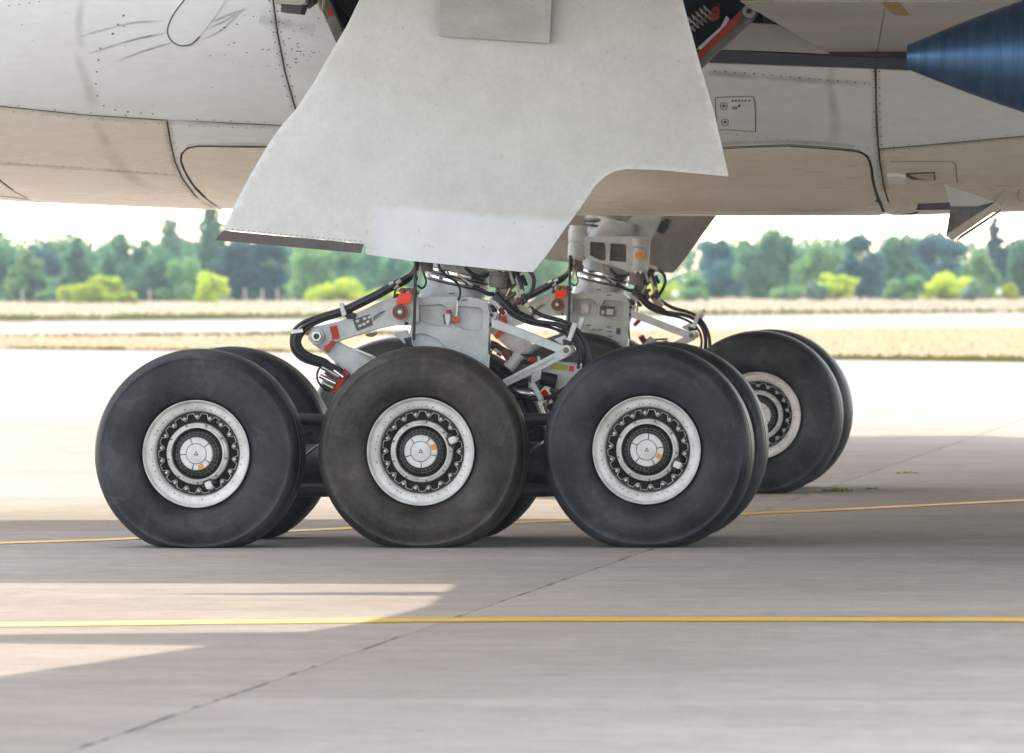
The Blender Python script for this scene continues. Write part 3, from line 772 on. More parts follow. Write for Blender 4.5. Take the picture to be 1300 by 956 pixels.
# ---- strut doors, one each side
DP = [(510, -110), (455, 0), (440, 32), (420, 66), (400, 102), (376, 138), (357, 160), (340, 184), (318, 222), (300, 256), (283, 292), (461, 309), (465, 323), (520, 331), (660, 345), (676, 345.5), (692, 326),
      (715, 293), (742, 256), (756, 235), (768, 224), (780, 217.5), (795, 214.5), (840, 216), (925, 224), (906, 140), (888, 80), (866, 0), (838, -110)]
def door_mat():
    m = M['skin_door']; n = m.node_tree.nodes; l = m.node_tree.links; b = n["Principled BSDF"]
    src = b.inputs["Base Color"].links[0].from_socket
    tc = n.new("ShaderNodeTexCoord"); sx = n.new("ShaderNodeSeparateXYZ"); l.new(tc.outputs["Object"], sx.inputs[0])
    nz = n.new("ShaderNodeTexNoise"); nz.inputs["Scale"].default_value = 9; nz.inputs["Detail"].default_value = 5; l.new(tc.outputs["Object"], nz.inputs["Vector"])
    def ramp(sock, a, c, neg=False):
        r = n.new("ShaderNodeMapRange"); r.inputs[1].default_value = a; r.inputs[2].default_value = c; l.new(sock, r.inputs[0]); return r.outputs[0]
    def mul(a, c):
        r = n.new("ShaderNodeMath"); r.operation = 'MULTIPLY'; l.new(a, r.inputs[0]); l.new(c, r.inputs[1]); return r.outputs[0]
    # fresh repaint: the lower strip of the door
    zz = n.new("ShaderNodeMath"); zz.operation = 'MULTIPLY_ADD'; zz.inputs[1].default_value = .06; l.new(nz.outputs[0], zz.inputs[0]); l.new(sx.outputs[2], zz.inputs[2])
    xx = n.new("ShaderNodeMath"); xx.operation = 'MULTIPLY_ADD'; xx.inputs[1].default_value = .09; l.new(sx.outputs[0], xx.inputs[0]); l.new(zz.outputs[0], xx.inputs[2])
    a = ramp(xx.outputs[0], ZP + .035, ZP - .01); c = ramp(sx.outputs[0], XP - .03, XP + .10)
    mx = n.new("ShaderNodeMix"); mx.data_type = 'RGBA'; mx.inputs[7].default_value = (.80, .82, .86, 1)
    l.new(mul(a, c), mx.inputs[0]); l.new(src, mx.inputs[6])
    n2 = n.new("ShaderNodeTexNoise"); n2.inputs["Scale"].default_value = 3.2; n2.inputs["Detail"].default_value = 9; n2.inputs["Roughness"].default_value = .72
    l.new(tc.outputs["Object"], n2.inputs["Vector"])
    m2 = n.new("ShaderNodeMapRange"); m2.inputs[1].default_value = .35; m2.inputs[2].default_value = .65; m2.inputs[3].default_value = .93; m2.inputs[4].default_value = 1.04
    l.new(n2.outputs[0], m2.inputs[0])
    n3 = n.new("ShaderNodeTexNoise"); n3.inputs["Scale"].default_value = 26; n3.inputs["Detail"].default_value = 5; l.new(tc.outputs["Object"], n3.inputs["Vector"])
    m3 = n.new("ShaderNodeMapRange"); m3.inputs[1].default_value = .66; m3.inputs[2].default_value = .74; m3.inputs[3].default_value = 1; m3.inputs[4].default_value = .8
    l.new(n3.outputs[0], m3.inputs[0])
    ag = n.new("ShaderNodeAttribute"); ag.attribute_name = 'margin'
    n4 = n.new("ShaderNodeTexNoise"); n4.inputs["Scale"].default_value = 16; n4.inputs["Detail"].default_value = 6; l.new(tc.outputs["Object"], n4.inputs["Vector"])
    s4 = n.new("ShaderNodeMath"); s4.operation = 'ADD'; l.new(n4.outputs[0], s4.inputs[0]); l.new(ag.outputs["Fac"], s4.inputs[1])
    w4 = ramp(s4.outputs[0], 1.0, 1.25)
    m4 = n.new("ShaderNodeMix"); m4.data_type = 'RGBA'; m4.inputs[7].default_value = (.80, .80, .79, 1); l.new(w4, m4.inputs[0]); l.new(mx.outputs[2], m4.inputs[6])
    vs = n.new("ShaderNodeVectorMath"); vs.operation = 'SCALE'; l.new(m4.outputs[2], vs.inputs[0]); l.new(mul(m2.outputs[0], m3.outputs[0]), vs.inputs["Scale"])
    l.new(vs.outputs[0], b.inputs["Base Color"])
p_ = at(470, 263, .42); q_ = at(700, 290, .42)
XP = p_.x; ZP = p_.z + .09 * p_.x + .03
def make_door(Y0, sgn):
    """sgn +1: outboard face looks towards the photographer"""
    Yw = Y0 if sgn > 0 else 2 * YB - Y0
    d = empty('strut_door', (0, Yw, 0), air)
    vv, T = tri_poly(densify(DP, 14), (), 14, 14)
    V = []
    for p in vv:
        q = at(p.x, p.y, Y0); bul = .035 * ((q.z - 2.6) / .9) ** 2
        V.append(Vector((q.x, Yw + sgn * bul, q.z)))
    V2, Fc = skirt(V, T, lambda i: V[i] + Vector((0, .045 * sgn, 0)))
    o = mobj('door_skin', V2, Fc, M['skin_door'], d); o.data.materials.append(M['door_inner'])
    for q in o.data.polygons:
        if len(T) <= q.index < 2 * len(T): q.material_index = 1
    dd = []                                                # closeness to the worn free edges
    for p in vv:
        m_ = 1e9
        for i in range(len(DP) - 2):
            if i in (10, 11, 12, 13, 14): continue
            a_ = Vector(DP[i]); b_ = Vector(DP[i + 1]); t_ = max(0, min(1, (p - a_).dot(b_ - a_) / (b_ - a_).length_squared)); m_ = min(m_, (p - a_.lerp(b_, t_)).length)
        dd.append(max(0, 1 - m_ / 24) * .75)
    at_ = o.data.attributes.new('margin', 'FLOAT', 'POINT'); at_.data.foreach_set('value', dd + dd)
    # dark rubbing strip along the lower edge
    E = [(283, 292.5), (461, 309.5), (458.5, 321.5), (272.5, 305)]
    V = [at(x, y, Y0 - .004) for x, y in E] + [at(x, y, Y0 + .03) for x, y in E]
    V = [Vector((v.x, Yw + sgn * (v.y - Y0 + .01), v.z)) for v in V]
    o = mobj('edge_strip', V, [(0, 1, 2, 3), (7, 6, 5, 4), (0, 4, 5, 1), (1, 5, 6, 2), (2, 6, 7, 3), (3, 7, 4, 0)], M['bronze2'], d); fixn(o.data)
    E = [(566, -105), (557, 44), (563, 46.5), (699, 55.5), (707, -105)]
    V = [at(x, y, Y0) for x, y in E]; n = len(E)
    V = [Vector((v.x, Yw - sgn * .06, v.z)) for v in V] + [Vector((v.x, Yw - sgn * .03, v.z)) for v in V]
    o = mobj('cover_plate', V, [tuple(range(n)), tuple(range(2 * n - 1, n - 1, -1))] + [(i, (i + 1) % n, n + (i + 1) % n, n + i) for i in range(n)], M['plate'], d); fixn(o.data); bev(o, .004)
    V = []; Fc2 = []
    for q in range(26):
        t = (q + .5) / 26; p = at(285 + 176 * t, 290 + 17 * t, Y0); disc(Vector((p.x, Yw - sgn * .004 + sgn * .035 * ((p.z - 2.6) / .9) ** 2, p.z)), Vector((0, -sgn, 0)), .004, V, Fc2)
    o = mobj('rivets', V, Fc2, M['rivet'], d); o['kind'] = 'stuff'
    return d
M['bronze2'] = mat('dark_brown_strip', (.115, .095, .09), .5, var=.25, scale=9)
dn = make_door(.42, 1); df = make_door(.42, -1)
dn['label'] = 'large pale strut door with a brighter repainted lower edge'; df['label'] = 'shaded strut door behind the far leg'
door_mat()

# ---- things seen in the mouth of the wheel well
YW = 2.3
wb = empty('well_strut', at(915, 45, YW), air)
plate('channel', [(884, 72), (948, 4), (957, 8), (961, 17), (956, 24), (890, 86)], YW, .12, M['gear_dirty'], wb)
plate('red_stripe', [(885, 68), (936, 17), (941, 20), (940, 26), (887, 76)], YW - .012, .008, M['red'], wb, bw=0)
plate('paper_label', [(886, 60), (915, 34), (922, 20), (926, 24), (920, 34), (889, 63)], YW - .012, .008, M['white_arm'], wb, bw=0)
cyl_y('end_lug', 951, 14, YW - .04, .045, .2, M['gear'], wb, hole=.018)
cs = empty('coil_spring', at(885, 22, YW + .1), air)
P = []; a0 = at(868, 38, YW + .15); a1 = at(903, 12, YW + .15); ax = (a1 - a0); L = ax.length; ax.normalize(); pq = Vector((0, 1, 0)); pr = ax.cross(pq)
for i in range(7 * 14 + 1):
    t = i / (7 * 14); q = t * 7 * 2 * math.pi; P.append(a0 + ax * (L * t) + (pq * math.cos(q) + pr * math.sin(q)) * .05)
V, Fc = tube_geo(P, .0055, 6); mobj('coil', V, Fc, M['steel'], cs, True)
tube('rod', [(860, 45, YW + .15), (915, 3, YW + .15)], .012, M['black'], cs)
rl = empty('lock_lug', at(907, 16, YW), air); plate('lug', [(902, 28), (903, 14), (906, 9), (912, 8), (914, 14), (912, 24)], YW + .05, .04, M['red'], rl); cyl_y('bolt', 908, 15, YW + .03, .012, .05, M['black'], rl, bw=0)
ws = empty('well_frame', at(418, 30, YW), air)
plate('channel', [(402, -30), (411, -30), (417, -2), (437, 45), (430, 62), (408, 12)], YW - .1, .1, M['gear_dirty'], ws)
plate('red_mark', [(415, 10), (420, 11), (422, 20), (417, 21)], YW - .112, .01, M['red'], ws, bw=0)
tube('rim_tube', [(404, -10, YW - .2), (405, 5, YW - .2), (409, 12, YW - .2), (411, 0, YW - .2), (410, -12, YW - .2)], .012, M['cream'], ws)
bk = empty('flap_bracket', at(370, 5, 1.6), air)
plate('block', [(346, -30), (388, -30), (388, 4), (380, 6.5), (348, 4)], 1.6, .3, M['plate'], bk)
plate('block', [(357, 5), (386, 5), (381, 17.5), (356, 15)], 1.7, .25, M['band'], bk)
plate('block', [(386, -20), (404, -20), (398, 3), (388, 10)], 1.75, .2, M['black'], bk)

# ---- engine behind the wing: exhaust cone in view, nozzle and nacelle beyond the frame
YE = -3.17
c0 = at(1152, 72.5, YE); c1 = at(1300, 70.5, YE)
eng = empty('engine', c0, air)
M['cone'] = mat('heat_blued_metal', (.06, .125, .23), .36, metal=.9, scale=2.2, stretch=(10, 1, 1), col2=(.035, .075, .15), fine=.1)
r0 = 15.4 / F * (YE + DC); r1 = 67.5 / F * (YE + DC); dx = c1.x - c0.x; sl_ = (r1 - r0) / dx
def ring(name, prof, m, ns=96):
    V, Fc = revolve([(r, x) for x, r in prof], ns, 'X')
    o = mobj(name, [Vector(v) + c0 for v in V], Fc, m, eng); fixn(o.data)
    me = o.data; me.polygons.foreach_set("use_smooth", [True] * len(me.polygons)); me.set_sharp_from_angle(angle=math.radians(35)); return o
ring('exhaust_cone', [(0.03, 0.0), (.03, r0 * .8), (0, r0)] + [(dx * t, r0 + (r1 - r0) * t + .02 * math.sin(min(1, t / 1.6) * 3.14)) for t in (.25, .5, .75, 1, 1.3, 1.6)] + [(dx * 1.6, 0)], M['cone'])
ring('exhaust_nozzle', [(.95, .62), (2.6, .80), (2.6, .77), (.95, .60), (.95, .62)], M['steel'], 64)
ring('nacelle', [(1.5, 1.12), (2.5, 1.45), (4.5, 1.62), (6.6, 1.55), (7.2, 1.45), (7.0, 1.36), (1.5, 1.09), (1.5, 1.12)], M['skin'], 64)
V, Fc = [], []
boxgeo(c0 + Vector((3.2, 0, 1.7)), 4.5, .35, 1.9, V, Fc); mobj('pylon', V, Fc, M['skin'], eng)

# ================================================================== wheels
RT_, ZA = .668, .62
def tyre_mesh(za, seed):
    pr = [(.30, -.12), (.335, -.15), (.352, -.172), (.360, -.200), (.372, -.224), (.392, -.243), (.43, -.258), (.475, -.264), (.52, -.261), (.555, -.254), (.585, -.243), (.603, -.234), (.609, -.236), (.618, -.231), (.628, -.218),
          (.640, -.202), (.650, -.183), (.657, -.155), (.660, -.142), (.649, -.139), (.649, -.128), (.6625, -.125), (.667, -.055), (.655, -.052), (.655, -.04), (.6675, -.037), (.668, 0)]
    pr = [(r + (.010 * (r - .40) / .26 if r > .40 else 0), h * (1.04 if r > .6 else 1)) for r, h in pr]
    pr = pr + [(r, -h) for r, h in pr[-2::-1]]
    NSG = 144; V, Fc = revolve(pr, NSG); out = []
    for x, y, z in V:
        r = math.hypot(x, z); lim = -za
        k = max(0, -z / max(r, 1e-6))
        # squash against the ground, walls bulging out near the contact
        if z < 0:
            b = max(0, k - .72) / .28
            y = y * (1 + .07 * b * b * max(0, 1 - abs(r - .53) / .16))
            z = z + .012 * b * b * max(0, (r - .36) / .3)
        u_ = (z - lim) / .009
        if u_ < 20: z = lim + .003 + .009 * math.log1p(math.exp(u_))
        out.append((x, y, z))
    me = bpy.data.meshes.new('tyre'); me.from_pydata(out, [], Fc); fixn(me)
    me.polygons.foreach_set("use_smooth", [True] * len(me.polygons)); me.set_sharp_from_angle(angle=math.radians(32)); return me
def lathe_me(name, pr, ns, m):
    V, Fc = revolve(pr, ns); me = bpy.data.meshes.new(name); me.from_pydata(V, [], Fc); fixn(me); me.materials.append(m)
    me.polygons.foreach_set("use_smooth", [True] * len(me.polygons)); me.set_sharp_from_angle(angle=math.radians(35)); return me
rim_me = lathe_me('rim', [(.318, -.16), (.334, -.208), (.339, -.226), (.3435, -.231), (.3475, -.229), (.3485, -.222), (.343, -.214), (.338, -.200), (.330, -.190), (.318, -.186), (.304, -.184), (.293, -.181), (.283, -.173), (.277, -.158), (.273, -.135), (.2715, -.085)], 96, M['rim'])
rec_me = lathe_me('wheel_disc', [(.2712, -.09), (.24, -.088), (.21, -.085), (.19, -.09), (.0, -.09)], 64, M['recess'])
def ring_me(name, ri, ro, y0, y1, m, ns=64, lobes=None):
    V, Fc = [], []
    for k in range(ns):
        a = 2 * math.pi * k / ns; q = ri if lobes is None else lobes(a)
        for r, y in ((q, y0), (ro, y0), (ro, y1), (q, y1)): V.append((r * math.cos(a), y, r * math.sin(a)))
    for k in range(ns):
        j = (k + 1) % ns
        for i in range(4): Fc.append((4 * k + i, 4 * k + (i + 1) % 4, 4 * j + (i + 1) % 4, 4 * j + i))
    me = bpy.data.meshes.new(name); me.from_pydata(V, [], Fc); fixn(me); me.materials.append(m); return me
NB = 18
sc_me = ring_me('scalloped_ring', 0, .2705, -.118, -.09, M['scallop'], 216, lambda a: .2590 - .036 * max(0, math.cos(NB * a)) ** .6)
V, Fc = [], []
P = []
for i in range(NB * 14 + 1):
    a = 2 * math.pi * i / (NB * 14); q = max(0, math.cos(NB * a)); rr = .2590 - .036 * q ** .6
    P.append(Vector((rr * math.cos(a), -.119, rr * math.sin(a))))
tube_geo(P, .0022, 5, V, Fc, False)
se_me = bpy.data.meshes.new('scallop_edge'); se_me.from_pydata([tuple(v) for v in V], [], Fc); se_me.materials.append(M['edge'])
hr_me = lathe_me('hub_ring', [(.166, -.10), (.166, -.182), (.169, -.187), (.180, -.185), (.184, -.178), (.196, -.175), (.200, -.168), (.200, -.10)], 72, M['hub_ring'])
bolt_me = lathe_me('bolt', [(0, -.036), (.006, -.036), (.0088, -.032), (.009, -.022), (.0105, -.020), (.0112, -.016), (.0112, 0)], 12, M['edge'])
sb_me = lathe_me('small_bolt', [(0, -.008), (.0052, -.008), (.0058, 0)], 8, M['black'])
gb_me = lathe_me('guard_bowl', [(.166, -.12), (.155, -.15), (.13, -.175), (.108, -.188), (.09, -.19), (0, -.19)], 48, M['black'])
V, Fc = [], []
for k in range(30):
    a = 2 * math.pi * k / 30
    P = [Vector((r * math.cos(a), y - .003, r * math.sin(a))) for r, y in ((.157, -.135), (.15, -.152), (.13, -.177), (.108, -.19))]
    tube_geo(P, .0016, 4, V, Fc)
for r, y in ((.152, -.151), (.138, -.170), (.122, -.185)):
    P = [Vector((r * math.cos(q), y, r * math.sin(q))) for q in [2 * math.pi * i / 40 for i in range(41)]]; tube_geo(P, .0016, 4, V, Fc)
gw_me = bpy.data.meshes.new('guard_mesh'); gw_me.from_pydata([tuple(v) for v in V], [], Fc); gw_me.materials.append(M['gear_dirty'])
sec_me = []
for s in range(5):
    V, Fc = [], []; n = 10; a0 = s * 2 * math.pi / 5 + .035; a1 = (s + 1) * 2 * math.pi / 5 - .035
    for i in range(n + 1):
        a = a0 + (a1 - a0) * i / n
        for r, y in ((.0665, -.19), (.068, -.211), (.071, -.2125), (.100, -.2125), (.104, -.211), (.107, -.203), (.107, -.188)): V.append((r * math.cos(a), y, r * math.sin(a)))
    for i in range(n):
        for j in range(6): Fc.append((7 * i + j, 7 * i + j + 1, 7 * i + j + 8, 7 * i + j + 7))
    Fc += [tuple(range(7)), tuple(7 * n + j for j in reversed(range(7)))]
    me = bpy.data.meshes.new('hub_segment'); me.from_pydata(V, [], Fc); fixn(me); me.materials.append(M['hub']); sec_me.append(me)
hc_me = lathe_me('hub_cap', [(0, -.2175), (.055, -.2165), (.062, -.2145), (.065, -.209), (.065, -.188)], 40, M['hub'])
V = [(.071, -.2138, -.018), (.103, -.2138, -.021), (.103, -.2138, .015), (.073, -.2138, .017)]
st_me = bpy.data.meshes.new('sticker'); st_me.from_pydata([(x, y, z) for x, y, z in V] + [(x, y + .002, z) for x, y, z in V], [], [(0, 1, 2, 3), (7, 6, 5, 4), (0, 4, 5, 1), (1, 5, 6, 2), (2, 6, 7, 3), (3, 7, 4, 0)]); fixn(st_me); st_me.materials.append(M['orange'])
V = []; Fc = []
for r, k in ((.019, 0), (.008, 1)):
    for i in range(3):
        a = 2 * math.pi * i / 3 + math.pi / 2 + (math.pi / 3 if k else 0); V.append((r * math.cos(a), -.2185 - .0006 * k, r * math.sin(a)))
em_me = bpy.data.meshes.new('emblem'); em_me.from_pydata(V, [], [(0, 1, 2), (3, 4, 5)]); em_me.materials.append(M['placard']); em_me.materials.append(M['hub']); em_me.polygons[1].material_index = 1
V, Fc = [], []; boxgeo((.217, -.185, 0), .050, .05, .046, V, Fc)
bx_me = bpy.data.meshes.new('pressure_sensor'); bx_me.from_pydata([tuple(v) for v in V], [], Fc); bx_me.materials.append(M['rim'])
V, Fc = [], []; boxgeo((.205, -.165, .034), .03, .05, .022, V, Fc); boxgeo((.205, -.165, -.034), .026, .05, .02, V, Fc); boxgeo((.188, -.186, 0), .012, .02, .06, V, Fc)
bb_me = bpy.data.meshes.new('sensor_bracket'); bb_me.from_pydata([tuple(v) for v in V], [], Fc); bb_me.materials.append(M['black'])
V, Fc = [], []; boxgeo((.243, -.125, .0), .022, .03, .016, V, Fc)
vl_me = bpy.data.meshes.new('valve'); vl_me.from_pydata([tuple(v) for v in V], [], Fc); vl_me.materials.append(M['placard'])
brk_me = lathe_me('brake', [(.0, .06), (.235, .06), (.235, .16), (.215, .20), (.215, .30), (.19, .34), (.10, .36), (.08, .42)], 40, M['black'])
V, Fc = [], []
for k in range(14):
    a = 2 * math.pi * k / 14; P = [Vector((.175 * math.cos(a), y, .175 * math.sin(a))) for y in (.30, .385)]; tube_geo(P, .022, 8, V, Fc)
pis_me = bpy.data.meshes.new('brake_pistons'); pis_me.from_pydata([tuple(v) for v in V], [], Fc); pis_me.materials.append(M['gear_dirty'])
def text_on_tyre(s, rad, size, a_mid, parent):
    """raised sidewall letters, each one turned to follow the ring"""
    for i, ch in enumerate(s):
        cu = bpy.data.curves.new('letter', 'FONT'); cu.body = ch; cu.size = size; cu.align_x = 'CENTER'; cu.extrude = .002
        ob = bpy.data.objects.new('letter', cu); COL.objects.link(ob)
        dg = bpy.context.evaluated_depsgraph_get(); me = bpy.data.meshes.new_from_object(ob.evaluated_get(dg)); bpy.data.objects.remove(ob)
        a = a_mid - (i - (len(s) - 1) / 2) * size * .80 / rad
        rot = Matrix.Rotation(math.pi / 2, 4, 'X'); turn = Matrix.Rotation(-(a - math.pi / 2), 4, 'Y')
        me.transform(Matrix.Translation((rad * math.cos(a), -.2655 + .007 * ((rad - .475) / .06) ** 2, rad * math.sin(a))) @ turn @ rot)
        me.materials.clear(); me.materials.append(M['tyre_letter']); link('letter', me, None, parent)
def make_wheel(X, Yc, z, face, rot, tm, name='wheel', full=True):
    """face -1: hub cap towards the photographer"""
    w = empty(name, (X, Yc, z), air)
    hold = w
    if face > 0: w.rotation_euler = (0, 0, math.pi)
    me = tyre_mesh(z, 0); me.materials.append(tm); link('tyre', me, None, w)
    def add(nm, me, a=0.0, off=None):
        o = link(nm, me, None, w); o.rotation_euler = (0, -a, 0); o.location = Vector(off or (0, 0, 0)) + Vector((0, .022 if not nm.startswith('brake') else 0, 0))
        return o
    r = math.radians(rot)
    add('rim', rim_me, r); add('wheel_disc', rec_me, r); add('scalloped_ring', sc_me, r + math.pi / NB * 0); add('scallop_edge', se_me, r); add('hub_ring', hr_me, r)
    for k in range(NB):
        a = r + 2 * math.pi * k / NB; o = add('bolt', bolt_me, 0, (.2405 * math.cos(a), -.116, .2405 * math.sin(a)))
    for k in range(9):
        a = r + 2 * math.pi * (k + .5) / 9; add('small_bolt', sb_me, 0, (.191 * math.cos(a), -.178, .191 * math.sin(a)))
    add('guard_bowl', gb_me, r); o = add('guard_mesh', gw_me, r); o['kind'] = 'stuff'
    for k in range(5): add('hub_segment', sec_me[k], r + .63)
    add('hub_cap', hc_me, r); add('sticker', st_me, r); add('emblem', em_me, 0)
    o = add('pressure_sensor', bx_me, r); bev(o, .012, 3); add('sensor_bracket', bb_me, r); add('valve', vl_me, r + 2.2); add('valve', vl_me, r - 1.75)
    add('brake', brk_me); o = add('brake_pistons', pis_me); o['kind'] = 'stuff'
    return w
YO = .165                                                  # tyre centre behind the plane of the outer wheel face
SP = 1.46; YG0 = .245
wheels = []
zs = {-1: .608, 0: .620, 1: .627}
for k, (rot, tm) in zip((-1, 0, 1), ((-69, 'tyre'), (19.5, 'tyre_brown'), (-26, 'tyre'))):
    wheels.append(make_wheel(k * SP, YO, zs[k], -1, rot, M[tm]))
for k in (-1, 0, 1): make_wheel(k * SP, YO + 1.47, zs[k], 1, 40 * k + 10, M['tyre'])
for k, rot in zip((-1, 0, 1), (10, 70, 150)): wf = make_wheel(k * SP, YO + 10.97, zs[k], -1, rot, M['tyre'])
text_on_tyre('MICHELIN', .55, .052, math.radians(4), wf)
for k in (-1, 0, 1): make_wheel(k * SP, YO + 1.47 + 10.97, zs[k], 1, 33 * k, M['tyre'])

# ================================================================== landing gear legs (built on the near side, copied to the far side)
G = empty('main_landing_gear', (0, YG, 0), air); G['label'] = 'grey landing gear leg with truck beam, links and hoses'
y = YG
# truck beam and axles
V, Fc = [], []
lathe_axis('truck_beam', (-1.75, y, .47), (1.75, y, .50), [(0, .12), (.02, .16), (.35, .17), (.42, .2), (.5, .23), (.58, .2), (.65, .17), (.98, .16), (1, .12)], M['truck'], G, 28)
for k in (-1, 0, 1):
    V, Fc = revolve([(0, -.55), (.085, -.55), (.085, .55), (0, .55)], 20); o = mobj('axle', [Vector(v) + Vector((k * SP, y, zs[k])) for v in V], Fc, M['truck'], G); fixn(o.data)
for x0, x1 in ((-1.25, -.2), (.2, 1.25)):
    tube('brake_rod', [(x0, y - .33, .345), (x1, y - .33, .36)], .045, M['truck'], G, 12, world=True)
    tube('brake_rod', [(x0, y + .33, .345), (x1, y + .33, .36)], .045, M['truck'], G, 12, world=True)
    for q in range(3):
        xm = x0 + (x1 - x0) * (.3 + .2 * q); tube('cable', [(xm - .12, y - .3, .52 + .05 * q), (xm, y - .34, .66), (xm + .14, y - .3, .74)], .010, M['steel' if q == 1 else 'hose'], G, 6, world=True)
    tube('cross_tube', [((x0 + x1) / 2 - .25, y - .28, .82), ((x0 + x1) / 2 + .28, y - .28, .80)], .04, M['truck'], G, 10, world=True)
# shock strut
A = at(553, 478, y); B = at(602, 262, y)
axd = (B - A)
lathe_axis('shock_strut', A, B, [(0, .235), (.10, .24), (.2, .238), (.35, .232), (.44, .224), (.475, .213), (.50, .20), (.515, .20), (.72, .195), (1, .195)], M['gear'], G, 48)
for t in (.548, .590):
    P0 = A.lerp(B, t); P1 = A.lerp(B, t + .024); lathe_axis('chrome_band', P0, P1, [(0, .203), (.25, .209), (.75, .209), (1, .203)], M['chrome'], G, 48)
for t in (.535, .577):
    P0 = A.lerp(B, t); P1 = A.lerp(B, t + .01); lathe_axis('dark_band', P0, P1, [(0, .205), (1, .205)], M['black'], G, 48)
plate('strut_cheek', [(528, 381), (545, 376), (600, 377), (619, 382), (622, 400), (620, 440), (618, 470), (505, 470), (509, 446), (519, 425), (526, 410)], y - .262, .14, M['gear'], G,
      holes=[[(533, 388.5), (560, 386.5), (566, 390), (573, 398), (572, 408), (566, 415), (548, 413), (536, 408), (531, 398)], [(582, 389), (609, 391), (613, 396), (612, 416), (608, 420), (590, 418), (576, 412), (579, 396)],
             [(527, 424), (540, 424), (555, 431), (566, 441), (570, 448), (545, 446), (524, 440)]], bw=.007)
plate('cheek_back', [(528, 384), (619, 384), (618, 468), (510, 468), (520, 425)], y - .225, .05, M['gear'], G)
for hx, hy in ((574, 372), (590, 380.5)):
    plate('stencil_mark', [(hx - 4, hy), (hx + 3, hy - .5), (hx + 3, hy + 1), (hx - 4, hy + 1.5)], y - .267 if hy > 376 else y - .24, .004, M['placard'], G, bw=0)
cyl_y('bolt', 532.5, 403, y - .268, .008, .02, M['black'], G, 10)
# rear torque links
plate('torque_link', [(496, 378), (505, 373), (520, 371), (531, 378), (532, 408), (522, 413), (500, 413), (478, 417.5), (452, 426), (425, 434.5), (411, 440), (398, 438), (391, 430), (391, 421), (397, 415), (412, 412.5),
                     (432, 407.5), (452, 398), (476, 386)], y - .33, .13, M['gear'], G, holes=[[(474, 402), (484, 396), (490, 394.5), (489, 397), (480, 403.5), (474, 407.5)]], bw=.006)
plate('link_web', [(472, 400), (492, 392), (492, 400), (474, 410)], y - .29, .03, M['gear'], G, bw=0)
plate('torque_link', [(396, 436), (409, 420), (424, 431), (445, 444), (468, 456.5), (500, 476), (470, 500), (441, 474), (422, 457), (410, 446)], y - .30, .13, M['gear'], G, bw=.006)
plate('torque_link', [(440, 440), (470, 452), (500, 470), (470, 492), (430, 455)], y - .02, .2, M['gear'], G, bw=.006)
plate('red_stripe', [(418.5, 415), (427.5, 412.5), (431.5, 428.5), (428, 431), (422, 431)], y - .334, .006, M['red'], G, bw=0)
plate('red_stripe', [(410, 443.5), (421.5, 431.5), (426, 433.5), (415.5, 448)], y - .334, .03, M['red'], G, bw=0)
plate('placard', [(448, 406), (469.5, 398.5), (473.5, 412.5), (453, 420.5)], y - .334, .006, M['placard'], G, bw=0)
for (a, b) in ((453, 408), (456, 414), (462, 405), (466, 409), (461, 412), (468, 403)):
    plate('placard_legend', [(a - 1.5, b - 1.5), (a + 2.5, b - 2.8), (a + 3.2, b + .5), (a - .8, b + 1.8)], y - .338, .004, M['placard_light'], G, bw=0)
cyl_y('apex_pin', 401.5, 427, y - .36, .053, .30, M['gear'], G, 32); cyl_y('apex_nut', 401.5, 427, y - .385, .038, .06, M['steel'], G, 6); cyl_y('apex_bore', 401.5, 427, y - .39, .019, .05, M['black'], G, 20)
cyl_y('pivot_ring', 508, 396, y - .36, .062, .05, M['cream'], G, 36, hole=.050); cyl_y('pivot_bolt', 508, 396, y - .372, .051, .08, M['redbrown'], G, 36, hole=.03)
cyl_y('pivot_nut', 508, 396, y - .38, .031, .06, M['bronze'], G, 6); cyl_y('pivot_pin', 507.5, 396, y - .395, .014, .06, M['steel'], G, 8)
cyl_y('bolt', 515.5, 410.5, y - .345, .012, .03, M['black'], G, 6)
plate('warning_flag', [(506, 373.5), (523, 372), (522, 384.5), (518, 386), (504, 386), (503, 383)], y - .40, .012, M['tag'], G, bw=.003)
for (a, b, r, mm) in ((510, 369, .018, 'redbrown'), (517, 368, .014, 'redbrown'), (523, 370, .02, 'redbrown'), (505, 369, .010, 'cream'), (527, 372, .016, 'bronze'), (502, 375, .012, 'hose')):
    cyl_y('fitting', a, b, y - .38, r, .14, M[mm], G, 12)
# the rear hose bundle
base = [(527, 318), (525, 338), (517, 352), (497, 363.5), (473, 376.5), (436, 394), (408, 403), (384, 412.5), (372, 425), (371, 440), (382, 454), (402, 461.5), (421, 466), (434, 473)]
for i, (dx, dy, dd) in enumerate(((0, -3.2, 0), (1, .6, -.02), (2, 4.2, .0), (4, 2.2, .03))):
    pts = []
    for j, (a, b) in enumerate(base):
        loop = 1 if 7 <= j <= 11 else 0
        pts.append((a + dx * .5 + loop * i * 3.0 + (3 - i if j < 3 else 0), b + dy * (.9 if j < 9 else -.5) + (loop * -i * 1.2 if j > 9 else 0), y - .36 + dd - (.0 if j > 2 else -.06)))
    tube('hose', pts, .0125 if i < 3 else .009, M['hose'], G, 9)
plate('hose_clamp', [(430, 385), (435, 384.5), (440, 399), (437, 401), (434, 401)], y - .40, .07, M['white_arm'], G, bw=.003)
plate('hose_clamp', [(369, 419), (384, 417), (385, 422), (370, 424.5)], y - .40, .07, M['steel'], G, bw=.003)
plate('clamp_bracket', [(436, 399), (446, 396), (452, 399), (450, 405), (441, 405)], y - .36, .05, M['black'], G)
plate('clamp_bracket', [(384, 416), (392, 415), (396, 420), (390, 426), (385, 422)], y - .36, .05, M['bronze'], G)
